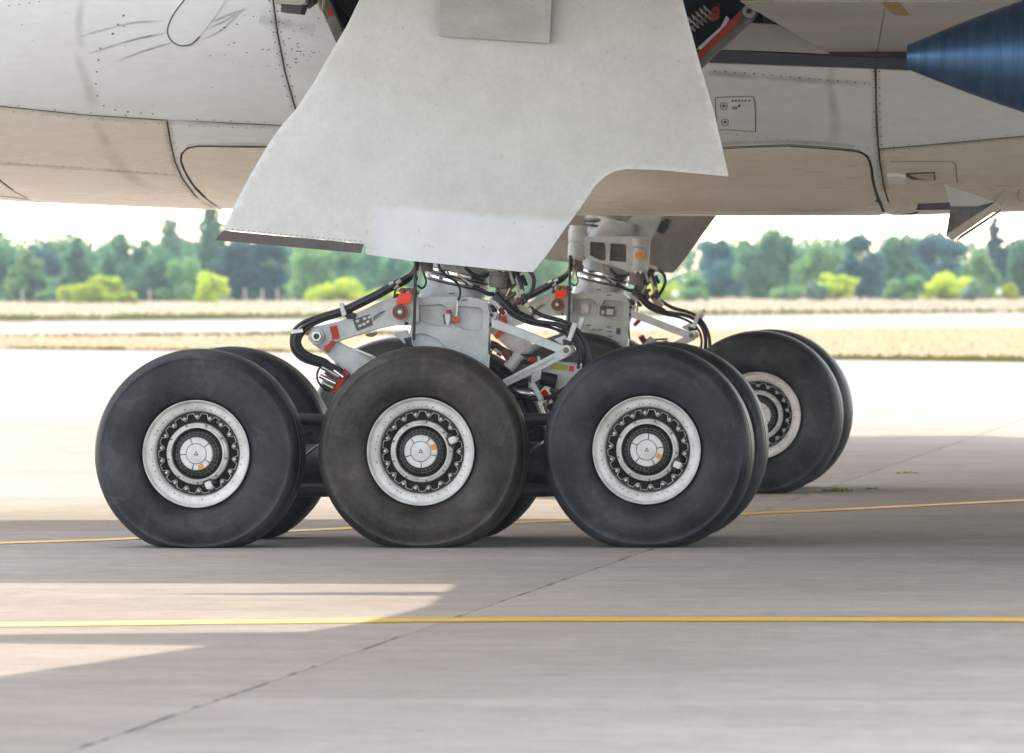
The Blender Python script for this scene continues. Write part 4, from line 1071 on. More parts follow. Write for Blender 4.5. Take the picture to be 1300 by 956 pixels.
for a, b in ((494, 362), (489, 369), (503, 360), (500, 366)):
    tube('hose_ferrule', [(a, b, y - .37), (a + 6, b - 3.5, y - .37)], .0145, M['steel'], G, 9)
tube('hose', [(520, 350, y - .35), (510, 357, y - .36), (503, 366, y - .36), (500, 378, y - .35)], .007, M['hose'], G)
tube('rod', [(527.5, 318, y - .42), (527, 372, y - .42), (525, 432, y - .42)], .0105, M['black'], G)
tube('pipe', [(534.5, 312, y - .3), (534, 338, y - .31), (532, 356, y - .33)], .009, M['cream'], G)
tube('hose', [(541, 315, y - .3), (537, 340, y - .3), (541, 358, y - .3), (536, 366, y - .32), (530, 362, y - .34)], .007, M['hose'], G)
tube('hose', [(538, 315, y - .3), (533, 345, y - .3), (526, 360, y - .33)], .006, M['hose'], G)
plate('bracket', [(500, 424), (515, 419), (520, 426), (522, 440), (514, 437)], y - .2, .06, M['gear'], G)
for a, b, c, d in ((508, 437, 524, 440), (515, 429, 519, 444), (520, 428, 521, 443), (512, 441, 540, 443)):
    tube('fitting', [(a, b, y - .33), (c, d, y - .33)], .011, M['black'], G)
plate('bracket', [(464, 424), (478, 421.5), (479, 424), (472, 428), (465, 427)], y - .3, .05, M['bronze'], G)
# brake valve block
plate('valve_block', [(436, 468), (443.5, 475), (426, 500), (418, 495), (428, 482)], y - .36, .16, M['red'], G)
for (a, b, c, d, mm) in ((409, 466, 430, 478, 'steel'), (406, 477, 426, 487, 'chrome'), (410, 486, 423, 493, 'steel'), (417, 465, 434, 476, 'hose'), (413, 472, 420, 476, 'redbrown'), (424, 470, 436, 479, 'chrome')):
    tube('valve_plunger', [(a, b, y - .38), (c, d, y - .38)], .015 if mm != 'hose' else .012, M[mm], G, 10)
tube('hose', [(412, 462, y - .36), (404, 470, y - .37), (403, 482, y - .37), (410, 492, y - .37), (419, 497, y - .36)], .007, M['hose'], G)
# valve and hoses on the front of the strut
tube('pipe', [(578, 332, y - .24), (580, 345, y - .26), (588, 354, y - .27), (600, 362, y - .27)], .0065, M['cream'], G)
tube('hose', [(601, 363, y - .27), (610, 368, y - .27), (620, 373, y - .26), (626, 373.5, y - .24)], [.014 if i < 17 else .017 for i in range(19)], M['hose'], G)
tube('pipe', [(582, 335, y - .26), (592, 342, y - .27)], .009, M['cream'], G)
tube('hose', [(591, 340, y - .27), (600, 348, y - .29), (612, 351, y - .29), (622, 347, y - .27), (632, 340, y - .24)], .012, M['hose'], G)
# front manifold brackets
plate('bracket', [(623, 350), (632, 346), (638, 360), (650, 372), (655, 384), (648, 390), (640, 376), (627, 364)], y - .22, .12, M['bronze'], G)
plate('bracket', [(640, 342), (661, 343), (659, 357), (648, 368), (640, 360)], y - .10, .12, M['bronze'], G)
plate('bracket', [(630, 366), (640, 376), (634, 388), (623, 382)], y - .25, .05, M['gear_dirty'], G)
for (a, b, c, d, r, mm) in ((634, 342, 640, 366, .016, 'placard'), (646, 340, 652, 360, .02, 'steel'), (656, 345, 662, 378, .016, 'cream'), (622, 380, 637, 392, .018, 'white_arm'), (648, 366, 636, 390, .011, 'steel'), (640, 380, 655, 372, .013, 'bronze'),
                            (658, 342, 652, 352, .024, 'black'), (664, 380, 657, 384, .02, 'redbrown'), (634, 392, 640, 398, .014, 'redbrown'), (627, 395, 624, 388, .013, 'black'), (668, 362, 663, 350, .014, 'hose'), (630, 352, 644, 346, .012, 'steel')):
    tube('fitting', [(a, b, y - .27), (c, d, y - .25)], r, M[mm], G, 10)
plate('bracket', [(655, 386), (664, 383), (676, 395), (672, 402), (662, 397)], y - .2, .05, M['cream'], G)
plate('strut_flange', [(618, 384), (631, 390), (632, 398), (627, 410), (621, 425), (617, 425)], y - .24, .1, M['gear'], G)
for a, b in ((629, 394), (624, 400), (622, 412)): cyl_y('bolt', a, b, y - .255, .012, .03, M['black'], G, 8)
# front hoses
tube('hose', [(656, 346, y - .3), (662, 362, y - .32), (665, 378, y - .33), (673, 391, y - .33), (690, 401, y - .33), (712, 407, y - .33), (727, 414, y - .33), (739, 427, y - .33), (746, 443, y - .33), (748, 460, y - .33), (746, 478, y - .3)], .014, M['hose'], G, 10)
tube('hose', [(630, 372, y - .3), (643, 388, y - .33), (658, 400, y - .34), (680, 408, y - .34), (706, 412, y - .34), (724, 419, y - .34), (735, 430, y - .34), (741, 447, y - .34), (741, 470, y - .3)], .015, M['hose'], G, 10)
tube('hose', [(636, 385, y - .3), (650, 400, y - .31), (672, 410, y - .31), (700, 416, y - .31), (718, 424, y - .31), (729, 434, y - .31), (735, 450, y - .31), (734, 468, y - .3)], .010, M['hose'], G, 10)
tube('hose', [(640, 378, y - .25), (655, 393, y - .27), (678, 404, y - .27)], .008, M['hose'], G)
for a, b in ((668, 385), (672, 391), (661, 368)):
    tube('hose_ferrule', [(a, b, y - .33), (a + 3, b + 5, y - .33)], .0165, M['cream'], G, 10)
# front truck positioner links
plate('drag_link', [(624, 405), (633, 407), (660, 417), (690, 429), (712, 437.5), (722, 440), (722, 449), (706, 447), (680, 437), (650, 425), (624, 416)], y - .30, .07, M['white_arm'], G, bw=.004)
plate('link_gusset', [(703, 431), (717, 425), (722, 434), (714, 438)], y - .285, .03, M['white_arm'], G, bw=.003)
plate('drag_link', [(722, 439), (727, 445), (724, 451), (706, 460), (680, 473), (642, 491), (632, 487), (640, 481), (675, 463), (712, 444)], y - .36, .05, M['white_arm'], G, bw=.003)
plate('link_flange', [(637, 484), (663, 470.5), (664.5, 473), (638, 486.5)], y - .378, .02, M['white_arm'], G, bw=0); plate('link_flange', [(665, 469.5), (700, 452), (701.5, 454.5), (666.5, 472)], y - .378, .02, M['white_arm'], G, bw=0)
cyl_y('link_pin', 718.5, 444.5, y - .385, .034, .11, M['white_arm'], G, 28); cyl_y('pin_bore', 718.5, 444.5, y - .392, .019, .05, M['bronze'], G, 20); cyl_y('link_pin', 725, 443.5, y - .30, .027, .1, M['gear'], G, 24)
plate('guide_finger', [(727, 409), (733.5, 411), (724.5, 433.5), (719.5, 431.5)], y - .36, .03, M['white_arm'], G, bw=.003)
plate('guide_finger', [(737, 402), (742.5, 404), (733.5, 426), (729, 424)], y - .33, .03, M['white_arm'], G, bw=.003)
plate('finger_bracket', [(714, 431), (726, 432), (727, 437), (715, 438)], y - .34, .06, M['black'], G)
plate('lever', [(675, 472), (688, 468.5), (686, 481), (674, 488)], y - .36, .03, M['gear'], G, bw=.003)
plate('lever', [(673, 487), (679, 486), (690.5, 507), (684.5, 510.5)], y - .38, .03, M['white_arm'], G, bw=.003)
plate('red_stripe', [(627, 427), (634, 419), (640, 422), (631, 431)], y - .25, .03, M['red'], G, bw=0)
tube('bracket_rod', [(620, 424, y - .25), (622, 450, y - .25)], .008, M['black'], G); tube('bracket_rod', [(636, 392, y - .2), (633, 410, y - .22)], .007, M['bronze'], G)
# brake and wiring clutter between the wheels
plate('brake_housing', [(690, 458), (735, 462), (736, 492), (700, 496), (688, 480)], y - .05, .25, M['white_arm'], G, bw=.01)
plate('yellow_placard', [(699, 461), (721, 463), (720, 470.5), (698, 468)], y - .056, .006, M['yellow_tag'], G, bw=0); plate('red_placard', [(723, 464), (729, 465), (728, 472), (722, 471)], y - .056, .006, M['tag'], G, bw=0)
plate('brake_housing', [(650, 456), (682, 452), (684, 475), (652, 480)], y - .1, .2, M['placard'], G, bw=.01)
for (a, b, c, d, r, mm) in ((650, 497, 682, 501, .033, 'steel'), (670, 499, 674, 500, .036, 'chrome'), (686, 480, 706, 484, .045, 'black'), (645, 468, 660, 450, .04, 'plate'), (640, 445, 648, 458, .025, 'redbrown'), (672, 456, 680, 461, .02, 'red'),
                            (690, 497, 694, 503, .02, 'tag'), (694, 488, 706, 486, .012, 'cream'), (655, 488, 670, 486, .03, 'black'), (700, 494, 706, 500, .02, 'bronze'), (652, 460, 680, 458, .008, 'hose'), (640, 452, 682, 450, .008, 'hose')):
    tube('fitting', [(a, b, y - .16), (c, d, y - .14)], r, M[mm], G, 12)
tube('hose', [(648, 494, y - .22), (670, 506, y - .22), (695, 505, y - .22), (715, 494, y - .22), (735, 478, y - .2)], .012, M['hose'], G)
tube('hose', [(660, 508, y - .2), (668, 530, y - .2), (690, 548, y - .15)], .01, M['hose'], G); tube('pipe', [(690, 512, y - .2), (697, 530, y - .2), (700, 560, y - .18)], .009, M['gear_dirty'], G)

# upper end of the leg (seen on the far side, under the belly): photo points brought forward to the near leg
def nr(px, py):
    q = at(px, py, YG + 10.97); v = Vector((q.x, q.y - 10.97, q.z)) - CAM
    return (650 + F * v.dot(RT) / v.dot(FW), 478 - F * v.dot(UP) / v.dot(FW))
def NP(L): return [nr(*p) for p in L]
plate('upper_frame', NP([(741, 300), (826, 300), (824, 308), (822, 341), (800, 346), (790, 342), (770, 336), (743, 329), (738, 318)]), y - .30, .07, M['gear'], G,
      holes=[NP([(748, 307), (766, 308), (768, 312), (768, 330), (762, 331), (748, 324)]), NP([(774, 309), (794, 310), (794, 333), (773, 331)])], bw=.006)
plate('frame_back', NP([(743, 303), (820, 303), (818, 338), (745, 326)]), y - .215, .03, M['gear_dirty'], G, bw=0)
def vcyl(name, a, b, rpx, prof, m, Y=-.26):
    A_ = at(*nr(*a), y + Y); B_ = at(*nr(*b), y + Y); rr = rpx / F * (YG + 10.97 + DC)
    return lathe_axis(name, A_, B_, [(t, r * rr) for t, r in prof], m, G, 28)
vcyl('trunnion_barrel', (731, 330), (732.5, 286), 11.5, [(0, .85), (.05, 1), (.45, 1), (.47, .93), (.53, .93), (.55, 1.02), (.85, 1.02), (.9, .9), (1, .9)], M['gear'])
vcyl('barrel_nut', (730.5, 345), (731, 331), 9.5, [(0, .9), (.1, 1), (.6, 1), (.65, .8), (1, .85)], M['gear_dirty'])
vcyl('trunnion_barrel', (809, 345), (813, 303), 11, [(0, .95), (.08, 1), (.1, .85), (.72, .85), (.75, 1.1), (.98, 1.1), (1, 1.02)], M['gear'])
vcyl('barrel_nut', (806, 362), (807.5, 346), 9, [(0, .85), (.12, 1), (.75, 1), (.8, 1.15), (1, 1.15)], M['gear_dirty'])
vcyl('collar', (763, 303), (766, 270), 24, [(0, .62), (.25, .78), (.45, .8), (.48, .9), (.55, .92), (.6, .78), (.66, 1), (.76, 1.02), (.8, .9), (1, .95)], M['gear'], 0)
vcyl('collar_seal', (765, 289), (765.3, 286), 24, [(0, 1.02), (1, 1.02)], M['black'], 0); vcyl('collar_ring', (765.5, 283), (766, 277), 24, [(0, .95), (.3, 1.06), (.7, 1.06), (1, .95)], M['bronze'], 0)
plate('side_brace', NP([(782, 301), (790, 285), (808, 270), (840, 270), (839, 283), (832, 297), (822, 304), (800, 303)]), y - .05, .2, M['gear'], G, bw=.01)
plate('brace_boss', NP([(834, 294), (839, 282), (846, 277), (850, 280), (847, 290), (840, 297)]), y - .1, .2, M['black'], G)
plate('sticker', NP([(805, 320), (815.5, 319.5), (815.5, 327), (805, 327)]), y - .40, .12, M['orange'], G, bw=0)
tube('hose', [(*nr(838, 346), y - .3), (*nr(835, 342), y - .3), (*nr(823, 337), y - .28)], .014, M['cream'], G)
tube('hose', [(*nr(834, 341), y - .3), (*nr(842, 349), y - .31), (*nr(843.5, 359), y - .31), (*nr(838, 371), y - .31), (*nr(831, 379), y - .3)], .013, M['hose'], G)
# the far leg: same parts, moved across
G2 = copy_tree(G, air); G2.location = G.location + Vector((0, 10.97, 0)); G2['label'] = 'shaded landing gear leg on the far side of the belly'
W[G2.name] = W[G.name] + Vector((0, 10.97, 0))
# what only one of the two legs shows
tube('hose', [(556, 322, y - .24), (558, 340, y - .25), (568, 351, y - .26), (579, 358, y - .27), (584, 368, y - .28), (583.5, 377, y - .29), (581, 382, y - .3)], .008, M['hose'], G)
tube('pipe', [(581, 381, y - .3), (580.5, 394, y - .3), (579, 402, y - .3)], .0065, M['steel'], G)
plate('fill_valve', [(563, 404), (567, 396), (571, 396.5), (572, 406), (569, 414), (565, 413)], y - .31, .05, M['white_arm'], G)
plate('valve_cap', [(566, 394), (571, 393), (572, 398), (566.5, 398.5)], y - .325, .06, M['red'], G); plate('valve_cap', [(575, 404), (582, 403), (582, 409), (576, 410)], y - .315, .05, M['tag'], G)
plate('valve_body', [(572, 400), (578, 402), (577, 410), (572, 409)], y - .305, .05, M['bronze'], G); tube('fitting', [(563, 399, y - .31), (565, 412, y - .31)], .007, M['bronze'], G)
yf = y + 10.97
plate('placard', [(762, 388), (781, 389), (780, 401.5), (761, 400)], yf - .268, .004, M['placard'], G2, bw=0)
plate('placard_legend', [(770, 392), (779, 392.5), (778.5, 400), (769.5, 399.5)], yf - .272, .004, M['placard_light'], G2, bw=0); plate('placard_legend', [(763.5, 394), (767.5, 394), (767, 399), (763, 399)], yf - .272, .004, M['placard_light'], G2, bw=0)
plate('decal', [(738, 387), (747, 386), (747, 397), (738, 397)], yf - .268, .004, M['rim'], G2, bw=0)
for a, b in ((744, 412), (751, 418), (759, 418), (770, 414), (771, 420), (772, 426)): plate('stencil_mark', [(a, b), (a + 6, b + .3), (a + 6, b + 1.8), (a, b + 1.5)], yf - .268, .004, M['placard'], G2, bw=0)
plate('decal', [(783, 416), (788, 416.5), (787, 425), (782, 424)], yf - .268, .004, mat('blue_decal', (.05, .09, .16), .5), G2, bw=0)

# ================================================================== verge grass, trees, far field
def leaf_mat(name, c1, c2, trans=.35):
    m = bpy.data.materials.new(name); m.use_nodes = True; n = m.node_tree.nodes; l = m.node_tree.links; b = n["Principled BSDF"]
    tc = n.new("ShaderNodeTexCoord"); nz = n.new("ShaderNodeTexNoise"); nz.inputs["Scale"].default_value = 1.1; nz.inputs["Detail"].default_value = 4
    l.new(tc.outputs["Object"], nz.inputs["Vector"])
    rp = n.new("ShaderNodeValToRGB"); rp.color_ramp.elements[0].position = .36; rp.color_ramp.elements[1].position = .64
    rp.color_ramp.elements[0].color = (*c2, 1); rp.color_ramp.elements[1].color = (*c1, 1); l.new(nz.outputs[0], rp.inputs[0])
    oi = n.new("ShaderNodeObjectInfo"); hs = n.new("ShaderNodeHueSaturation"); mr = n.new("ShaderNodeMapRange"); mr.inputs[3].default_value = .8; mr.inputs[4].default_value = 1.2
    l.new(oi.outputs["Random"], mr.inputs[0]); l.new(mr.outputs[0], hs.inputs["Value"]); l.new(rp.outputs[0], hs.inputs["Color"])
    l.new(hs.outputs[0], b.inputs["Base Color"]); b.inputs["Roughness"].default_value = .7
    tr = n.new("ShaderNodeBsdfTranslucent"); l.new(hs.outputs[0], tr.inputs[0]); mx = n.new("ShaderNodeMixShader"); mx.inputs[0].default_value = trans
    l.new(b.outputs[0], mx.inputs[1]); l.new(tr.outputs[0], mx.inputs[2]); l.new(mx.outputs[0], n["Material Output"].inputs[0])
    return m
LM = {'mid': leaf_mat('green_leaves', (.19, .37, .19), (.09, .23, .15), .5), 'dark': leaf_mat('dark_needles', (.09, .21, .20), (.05, .14, .14), .4),  # distance haze mixed into the leaf colours, lightened and turned teal
      'light': leaf_mat('light_leaves', (.29, .48, .18), (.16, .33, .15), .5), 'yellow': leaf_mat('yellow_green_leaves', (.66, .70, .06), (.36, .52, .06), .5),
      'grey': leaf_mat('grey_green_leaves', (.26, .40, .25), (.15, .26, .19), .45)}
M['bark'] = mat('bark', (.10, .08, .06), .9, var=.4, scale=6)
def crown_geo(V, Fc, lobes, n, size, rnd):
    tot = sum(l[3] ** 2 for l in lobes)
    for (x, y_, z, r, rz) in lobes:
        for i in range(max(8, int(n * r * r / tot))):
            u = rnd.uniform(-1, 1); a = rnd.uniform(0, 6.283); q = math.sqrt(1 - u * u); rr = r * (1 - .5 * rnd.random() ** 2) * (rnd.uniform(.9, 1.15) if rnd.random() < .85 else rnd.uniform(1.1, 1.6))
            c = Vector((x + rr * q * math.cos(a), y_ + rr * q * math.sin(a), z + rr * rz * u))
            e = Euler((rnd.uniform(0, 6.28), rnd.uniform(0, 6.28), rnd.uniform(0, 6.28))).to_matrix(); s = size * rnd.uniform(.5, 1.2); k = len(V)
            for dx, dy in ((-1, -.5), (.1, -.75), (1, .1), (.2, .7), (-.7, .5)): V.append(c + e @ Vector((dx * s, dy * s, s * .25 * (dx * dx))))
            Fc.append((k, k + 1, k + 2, k + 3, k + 4))
def tree_shape(kind, h, w, rnd):
    """lobes of a crown for a tree of height h and spread w"""
    L = []
    if kind == 'round':
        lean = rnd.uniform(-.12, .12) * w; sq = rnd.uniform(.75, 1.25); nb = rnd.randint(5, 8)
        for j in range(nb):                                # limbs carrying clumps, unequal in length
            a = rnd.uniform(0, 6.28); up = rnd.uniform(.45, 1.0) if j else 1.0; reach = w * .5 * rnd.uniform(.35, 1.0) * (1.1 - .55 * up)
            for q in range(5):
                t = .35 + .65 * q / 4; L.append((math.cos(a) * reach * t * sq + lean * up + rnd.gauss(0, .05) * w, math.sin(a) * reach * t + rnd.gauss(0, .05) * w, h * (.16 + .74 * up * t) + rnd.gauss(0, .03) * h, w * rnd.uniform(.07, .17) * (1.15 - .3 * t), rnd.uniform(.6, 1.2)))
        for j in range(7): L.append((rnd.gauss(0, .2) * w, rnd.gauss(0, .2) * w, h * rnd.uniform(.1, .42), w * rnd.uniform(.12, .24), rnd.uniform(.6, .9)))
    elif kind == 'cone':
        for i in range(34):
            t = i / 33; zz = h * (.12 + .84 * t) + rnd.gauss(0, .02) * h; sp = w * .5 * (1 - t) ** .8 * rnd.uniform(.2, .9); a = rnd.uniform(0, 6.28); L.append((sp * math.cos(a), sp * math.sin(a), zz, w * (.06 + .13 * (1 - t)) * rnd.uniform(.7, 1.3), .7))
    elif kind == 'pine':
        for i in range(30):
            t = rnd.random(); zz = h * (.2 + .72 * t); sp = w * .46 * (1.05 - .6 * t); a = rnd.uniform(0, 6.28); q = sp * math.sqrt(rnd.random())
            L.append((q * math.cos(a), q * math.sin(a), zz, w * rnd.uniform(.07, .17), .6))
        L.append((0, 0, h * .9, w * .12, 1.1)); L.append((w * .1, 0, h * .25, w * .3, .8))
    elif kind == 'sparse':
        for i in range(26):
            t = i / 25; zz = h * (.3 + .67 * t); sp = w * .36 * (1 - .75 * t) * rnd.uniform(.2, 1); a = i * 2.4; L.append((sp * math.cos(a), sp * math.sin(a), zz, w * rnd.uniform(.10, .20) * (1.1 - .5 * t), .7))
    else:                                                  # bush
        for i in range(22):
            a = rnd.uniform(0, 6.28); q = w * .45 * math.sqrt(rnd.random()); zz = h * rnd.uniform(.12, .84) * (1 - .55 * (q / (w * .5)) ** 2); L.append((q * math.cos(a), q * math.sin(a), zz, w * rnd.uniform(.07, .2), max(.6, h / w) * rnd.uniform(.7, 1.1)))
    return L
def plant(name, cat, px, dist, top, wpx, kind, lm, label, group, seed):
    rnd = random.Random(seed); p = at_depth(px, dist)
    yh = 478 + F * math.tan(PITCH) * -1; d = ray(px, top); hz = HC + d.z * (dist / d.y); w = wpx / F * dist * (1.22 if name == 'tree' else 1.0); h = max(.6, hz)
    t = empty(name, p); tag(t, label, cat, group)
    V, Fc = [], []; L = tree_shape(kind, h, w, rnd)
    dens = {'sparse': .42, 'bush': 1.0}.get(kind, 1.0)
    crown_geo(V, Fc, [(x + p.x, y_ + p.y, z, r, rz) for x, y_, z, r, rz in L], int(min(9000, 2600 + 190 * w * h) * dens), .15 if kind != 'bush' else .11, rnd)
    mobj('crown' if name == 'tree' else 'foliage', V, Fc, LM[lm], t)
    V, Fc = [], []
    P = [p + Vector((rnd.uniform(-.1, .1) * k, 0, h * .8 * k / 4)) for k in range(5)]; r0_ = .02 * h + .03
    tube_geo(P, [r0_ * (1 - .18 * k) for k in range(5)], 7, V, Fc)
    for (x, y_, z, r, rz) in L[:7]:
        s = p + Vector((0, 0, min(z * .65, h * .6))); e = p + Vector((x, y_, z)); tube_geo([s, s.lerp(e, .5) + Vector((0, 0, -.1)), e], [r0_ * .45, r0_ * .3, r0_ * .12], 5, V, Fc)
    mobj('trunk' if name == 'tree' else 'stem', V, Fc, M['bark'], t, True)
TG = 'trees along the far edge of the airfield'; BG = 'bushes in front of the far trees'
TREES = [
 (12, 548, 292, 90, 'round', 'mid', 'broad blue green tree under the aft belly, behind the light pointed tree'),
 (36, 530, 318, 62, 'cone', 'light', 'light green pointed tree standing in front of the broad blue green tree'),
 (78, 570, 314, 80, 'round', 'dark', 'low dark round tree between the pointed tree and the slim tree behind the bright bush'),
 (98, 560, 300, 50, 'cone', 'mid', 'slim mid green tree rising straight behind the large bright bush'),
 (150, 552, 291, 66, 'round', 'mid', 'tall leafy tree over the small ball shaped bush'),
 (192, 548, 318, 74, 'round', 'mid', 'wide mid green tree between the leafy tree and the thin feathery tree'),
 (216, 562, 277, 60, 'sparse', 'grey', 'thin feathery tree with sky showing between its twigs'),
 (238, 545, 330, 60, 'round', 'light', 'low light green tree beside the square yellow bush'),
 (268, 566, 258, 62, 'sparse', 'mid', 'tallest thin tree reaching up to the belly just behind the strut door edge'),
 (302, 552, 306, 66, 'pine', 'dark', 'dark pine under the brown door strip, nearest the square yellow bush'),
 (342, 550, 308, 66, 'pine', 'dark', 'second dark pine under the brown door strip, beside the lighter round tree'),
 (396, 540, 312, 74, 'round', 'light', 'light green round tree below the end of the brown door strip'),
 (450, 552, 306, 84, 'round', 'mid', 'wide green tree partly hidden by the door above the low yellow bush'),
 (505, 556, 320, 60, 'round', 'mid', 'green tree just behind the black hose bundle of the near leg'),
 (690, 552, 300, 90, 'round', 'light', 'green tree seen in the gap between the two landing gear legs'),
 (912, 552, 300, 66, 'round', 'dark', 'blue green tree right beside the edge of the far strut door'),
 (956, 545, 286, 66, 'round', 'mid', 'tall round topped tree under the middle of the belly, next to the blue green one'),
 (994, 548, 294, 56, 'round', 'mid', 'round tree leaning against the tall round topped tree'),
 (1042, 540, 314, 76, 'round', 'light', 'pale green tree standing behind the yellow shrubs and the small dark bush'),
 (1092, 520, 298, 62, 'pine', 'dark', 'dark blue tree in the middle of the treeline between pale green trees'),
 (1136, 530, 296, 66, 'round', 'mid', 'mid green tree beside the dark blue tree, left of the scoop'),
 (1188, 560, 296, 80, 'pine', 'dark', 'distant bluish tree mass directly below the triangular scoop'),
 (1244, 520, 322, 56, 'round', 'light', 'light green tree between the scoop and the conical dark tree'),
 (1263, 545, 276, 46, 'cone', 'dark', 'dark conical tree that stands highest past the scoop'),
 (1298, 530, 300, 60, 'round', 'mid', 'green tree at the end of the treeline beyond the conical tree'),
 (1340, 530, 296, 70, 'round', 'mid', 'tree beyond the conical tree, mostly out of the picture'),
]
for i, (px, d, top, w, k, lm, lab) in enumerate(TREES): plant('tree', 'tree', px, d, top, w, k, lm, lab, TG, 100 + i)
BUSH = [
 (106, 512, 346, 62, 'yellow', 'large bright green bush, broad and rounded, in front of the slim tree'),
 (134, 516, 343, 46, 'yellow', 'yellow tinted bush pressed against the side of the large bright bush'),
 (86, 518, 360, 26, 'yellow', 'small pale bush at the foot of the large bright bush, on its outer side'),
 (158, 505, 366, 27, 'yellow', 'small ball shaped bush standing alone in the dry grass'),
 (60, 525, 368, 34, 'light', 'low green shrub at the foot of the light pointed tree'),
 (270, 515, 341, 48, 'yellow', 'square yellow green bush under the tip of the strut door'),
 (440, 522, 354, 84, 'yellow', 'low wide yellow bush seen between the door and the torque link'),
 (500, 522, 362, 50, 'yellow', 'yellow bush just behind the black rear hose bundle'),
 (845, 500, 350, 46, 'yellow', 'yellow bush next to the small white box by the far leg'),
 (880, 495, 350, 50, 'light', 'bright round bush right of the far leg hose loop'),
 (1002, 510, 356, 50, 'light', 'low green shrub left of the small dark bush'),
 (1034, 492, 354, 32, 'grey', 'small dark bush standing forward of the yellow shrubs'),
 (1062, 505, 342, 64, 'yellow', 'spreading yellow shrub behind the small dark bush'),
 (1150, 500, 346, 46, 'light', 'green bush at the near side of the brightest yellow bush'),
 (1194, 505, 334, 80, 'yellow', 'largest and brightest yellow bush, below the scoop'),
 (1236, 488, 352, 34, 'grey', 'grey green ball shaped bush beside the brightest yellow bush'),
 (1278, 495, 355, 30, 'yellow', 'small yellow green bush beside the white marker board'),
]
for i, (px, d, top, w, lm, lab) in enumerate(BUSH): plant('bush', 'bush', px, d, top, w, 'bush', lm, lab, BG, 300 + i)
# the wood behind them reads as one mass
rnd = random.Random(5); V, Fc = [], []
for i in range(170):
    px = rnd.uniform(-160, 1460); p = at_depth(px, rnd.uniform(585, 640)); hh = rnd.uniform(3.6, 5.6) * (1.1 if px < 500 else 1); r = rnd.uniform(1.0, 2.1)
    crown_geo(V, Fc, [(p.x, p.y, hh * .5, r, hh / r * .5), (p.x + 1, p.y, hh * .75, r * .7, 1)], 420, .2, rnd)
for i in range(150):                                       # undergrowth at the wood's foot
    px = rnd.uniform(-160, 1460); p = at_depth(px, rnd.uniform(560, 580)); hh = rnd.uniform(.7, 1.9); r = rnd.uniform(.7, 1.5)
    crown_geo(V, Fc, [(p.x, p.y, hh * .5, r, hh / r * .6)], 130, .14, rnd)
o = mobj('far_wood', V, Fc, LM['mid']); tag(o, 'continuous far wood behind the single trees', 'woodland', None, 'stuff')

# grass tufts on the verge and the field
def tufts(name, n, place, h, m, w=.02):
    V, Fc = [], []; rr = random.Random(hash(name) % 997 if False else len(name) * 7)
    for i in range(n):
        b = place(rr); hh = h * rr.uniform(.4, 1.2)
        for q in range(3):
            t = rr.uniform(0, 6.28); dv = Vector((math.cos(t), math.sin(t), 0)); k = len(V)
            V += [b - dv * w, b + dv * w, b + Vector((rr.uniform(-.3, .3) * hh, rr.uniform(-.3, .3) * hh, hh))]; Fc.append((k, k + 1, k + 2))
    return mobj(name, V, Fc, m)
def between(l1, l2, bias=1.0, lo=-.08, hi=1.08):
    def f(r):
        s = r.uniform(lo, hi); t = r.random() ** bias
        a = (l1[0][0] + (l1[1][0] - l1[0][0]) * s, l1[0][1] + (l1[1][1] - l1[0][1]) * s); b = (l2[0][0] + (l2[1][0] - l2[0][0]) * s, l2[0][1] + (l2[1][1] - l2[0][1]) * s)
        A_ = ground(*a); B_ = ground(*b); return A_.lerp(B_, t)
    return f
M['straw_blade'] = mat('straw_blades', (.33, .19, .07), .9, scale=.3, col2=(.26, .165, .045))
M['green_blade'] = mat('green_blades', (.14, .19, .04), .8, scale=.5, col2=(.22, .21, .05))
o = tufts('verge_grass', 3500, between(E1, E2, 1.3), .045, M['straw_blade'], .03); tag(o, 'dry yellow grass on the verge beyond the apron', 'grass', None, 'stuff')
def clumps(l1, l2, spots, tmax):
    def f(r):
        s, sp = r.choice(spots); s += r.gauss(0, sp); t = abs(r.gauss(0, tmax))
        a = (1300 * s, l1[0][1] + (l1[1][1] - l1[0][1]) * s); b = (1300 * s, l2[0][1] + (l2[1][1] - l2[0][1]) * s); return ground(*a).lerp(ground(*b), t)
    return f
o = tufts('green_verge_grass', 2600, clumps(E1, E2, [(.108, .006), (.06, .03), (.30, .06), (.83, .02), (.88, .015), (.95, .01), (.985, .012), (.92, .02), (.2, .05), (.78, .03), (.90, .06)], .03), .08, M['green_blade'], .03); tag(o, 'green weeds along the edge of the apron', 'grass', None, 'stuff')
o = tufts('runway_edge_grass', 3500, clumps(E3, E4, [(.02, .01), (.13, .01), (.175, .02), (.22, .03), (.34, .04), (.07, .05), (.3, .08), (.7, .1), (.9, .1), (.5, .2)], .05), .20, M['green_blade'], .06); tag(o, 'green grass clumps along the far side of the runway', 'grass', None, 'stuff')
o = tufts('field_grass', 3000, between(E3, E4), .09, M['straw_blade'], .06); tag(o, 'pale dry grass field in front of the trees', 'grass', None, 'stuff')
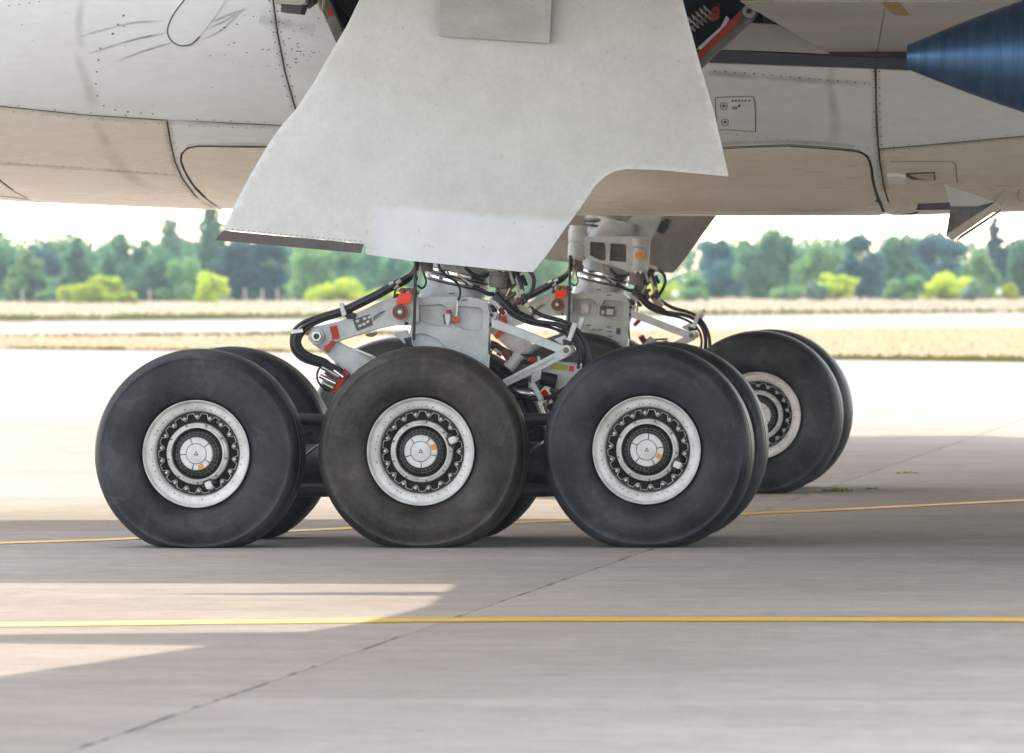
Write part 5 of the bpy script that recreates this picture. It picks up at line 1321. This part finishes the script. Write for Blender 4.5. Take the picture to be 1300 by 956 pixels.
o = tufts('runway_near_edge_grass', 1100, clumps(E2, E1, [(.1, .1), (.3, .1), (.25, .15), (.35, .05)], .08), .10, M['green_blade'], .04); tag(o, 'greenish grass along the near side of the runway', 'grass', None, 'stuff')

# small far markers and posts
M['post'] = mat('pale_post', (.62, .52, .47), .7); M['marker'] = mat('white_marker', (.8, .8, .8), .6)
POST = [(311, 'pale fence post under the dark pine, nearest the square yellow bush'), (333, 'pale fence post midway between the two dark pines'), (352, 'pale fence post nearest the light green round tree'),
        (28, 'pale fence post at the foot of the light pointed tree'), (190, 'pale fence post beside the small ball shaped bush')]
for px, lab in POST:
    p = at_depth(px, 500); t = empty('fence_post', p); tag(t, lab, 'post', 'fence posts at the foot of the trees')
    tube('shaft', [(p.x, p.y, -.02), (p.x, p.y, .95)], .05, M['post'], t, 8, world=True); tube('cap', [(p.x, p.y, .95), (p.x, p.y, 1.0)], .065, M['marker'], t, 8, world=True)
for px, lab, d, bw_, bh in ((857, 'small white box on a post by the yellow bush near the far leg', 490, .42, .40), (1268, 'small white marker board tilted beside the conical tree', 490, .34, .36)):
    p = at_depth(px, d); t = empty('marker_board', p); tag(t, lab, 'sign', 'white markers in the field')
    V, Fc = [], []; boxgeo(p + Vector((0, 0, .58)), bw_, .1, bh, V, Fc, Matrix.Rotation(.25 if px > 1000 else 0, 3, 'Y')); mobj('board', V, Fc, M['marker'], t)
    for s in (-.12, .12): tube('leg', [(p.x + s, p.y + .06, 0), (p.x + s, p.y + .06, .5)], .02, M['post'], t, 6, world=True)

# ================================================================== air between here and the trees
V, Fc = [], []
boxgeo((-30, 330, 5.0), 500, 800, 13.0, V, Fc)
hz = mobj('haze', V, Fc, None); hz['kind'] = 'stuff'
hm = bpy.data.materials.new('haze'); hm.use_nodes = True; n = hm.node_tree.nodes; n.remove(n["Principled BSDF"])
pv = n.new("ShaderNodeVolumePrincipled"); pv.inputs["Color"].default_value = (.72, .88, 1, 1); pv.inputs["Density"].default_value = .00020; pv.inputs["Anisotropy"].default_value = 0
hm.node_tree.links.new(pv.outputs[0], n["Material Output"].inputs["Volume"]); hz.data.materials.append(hm)
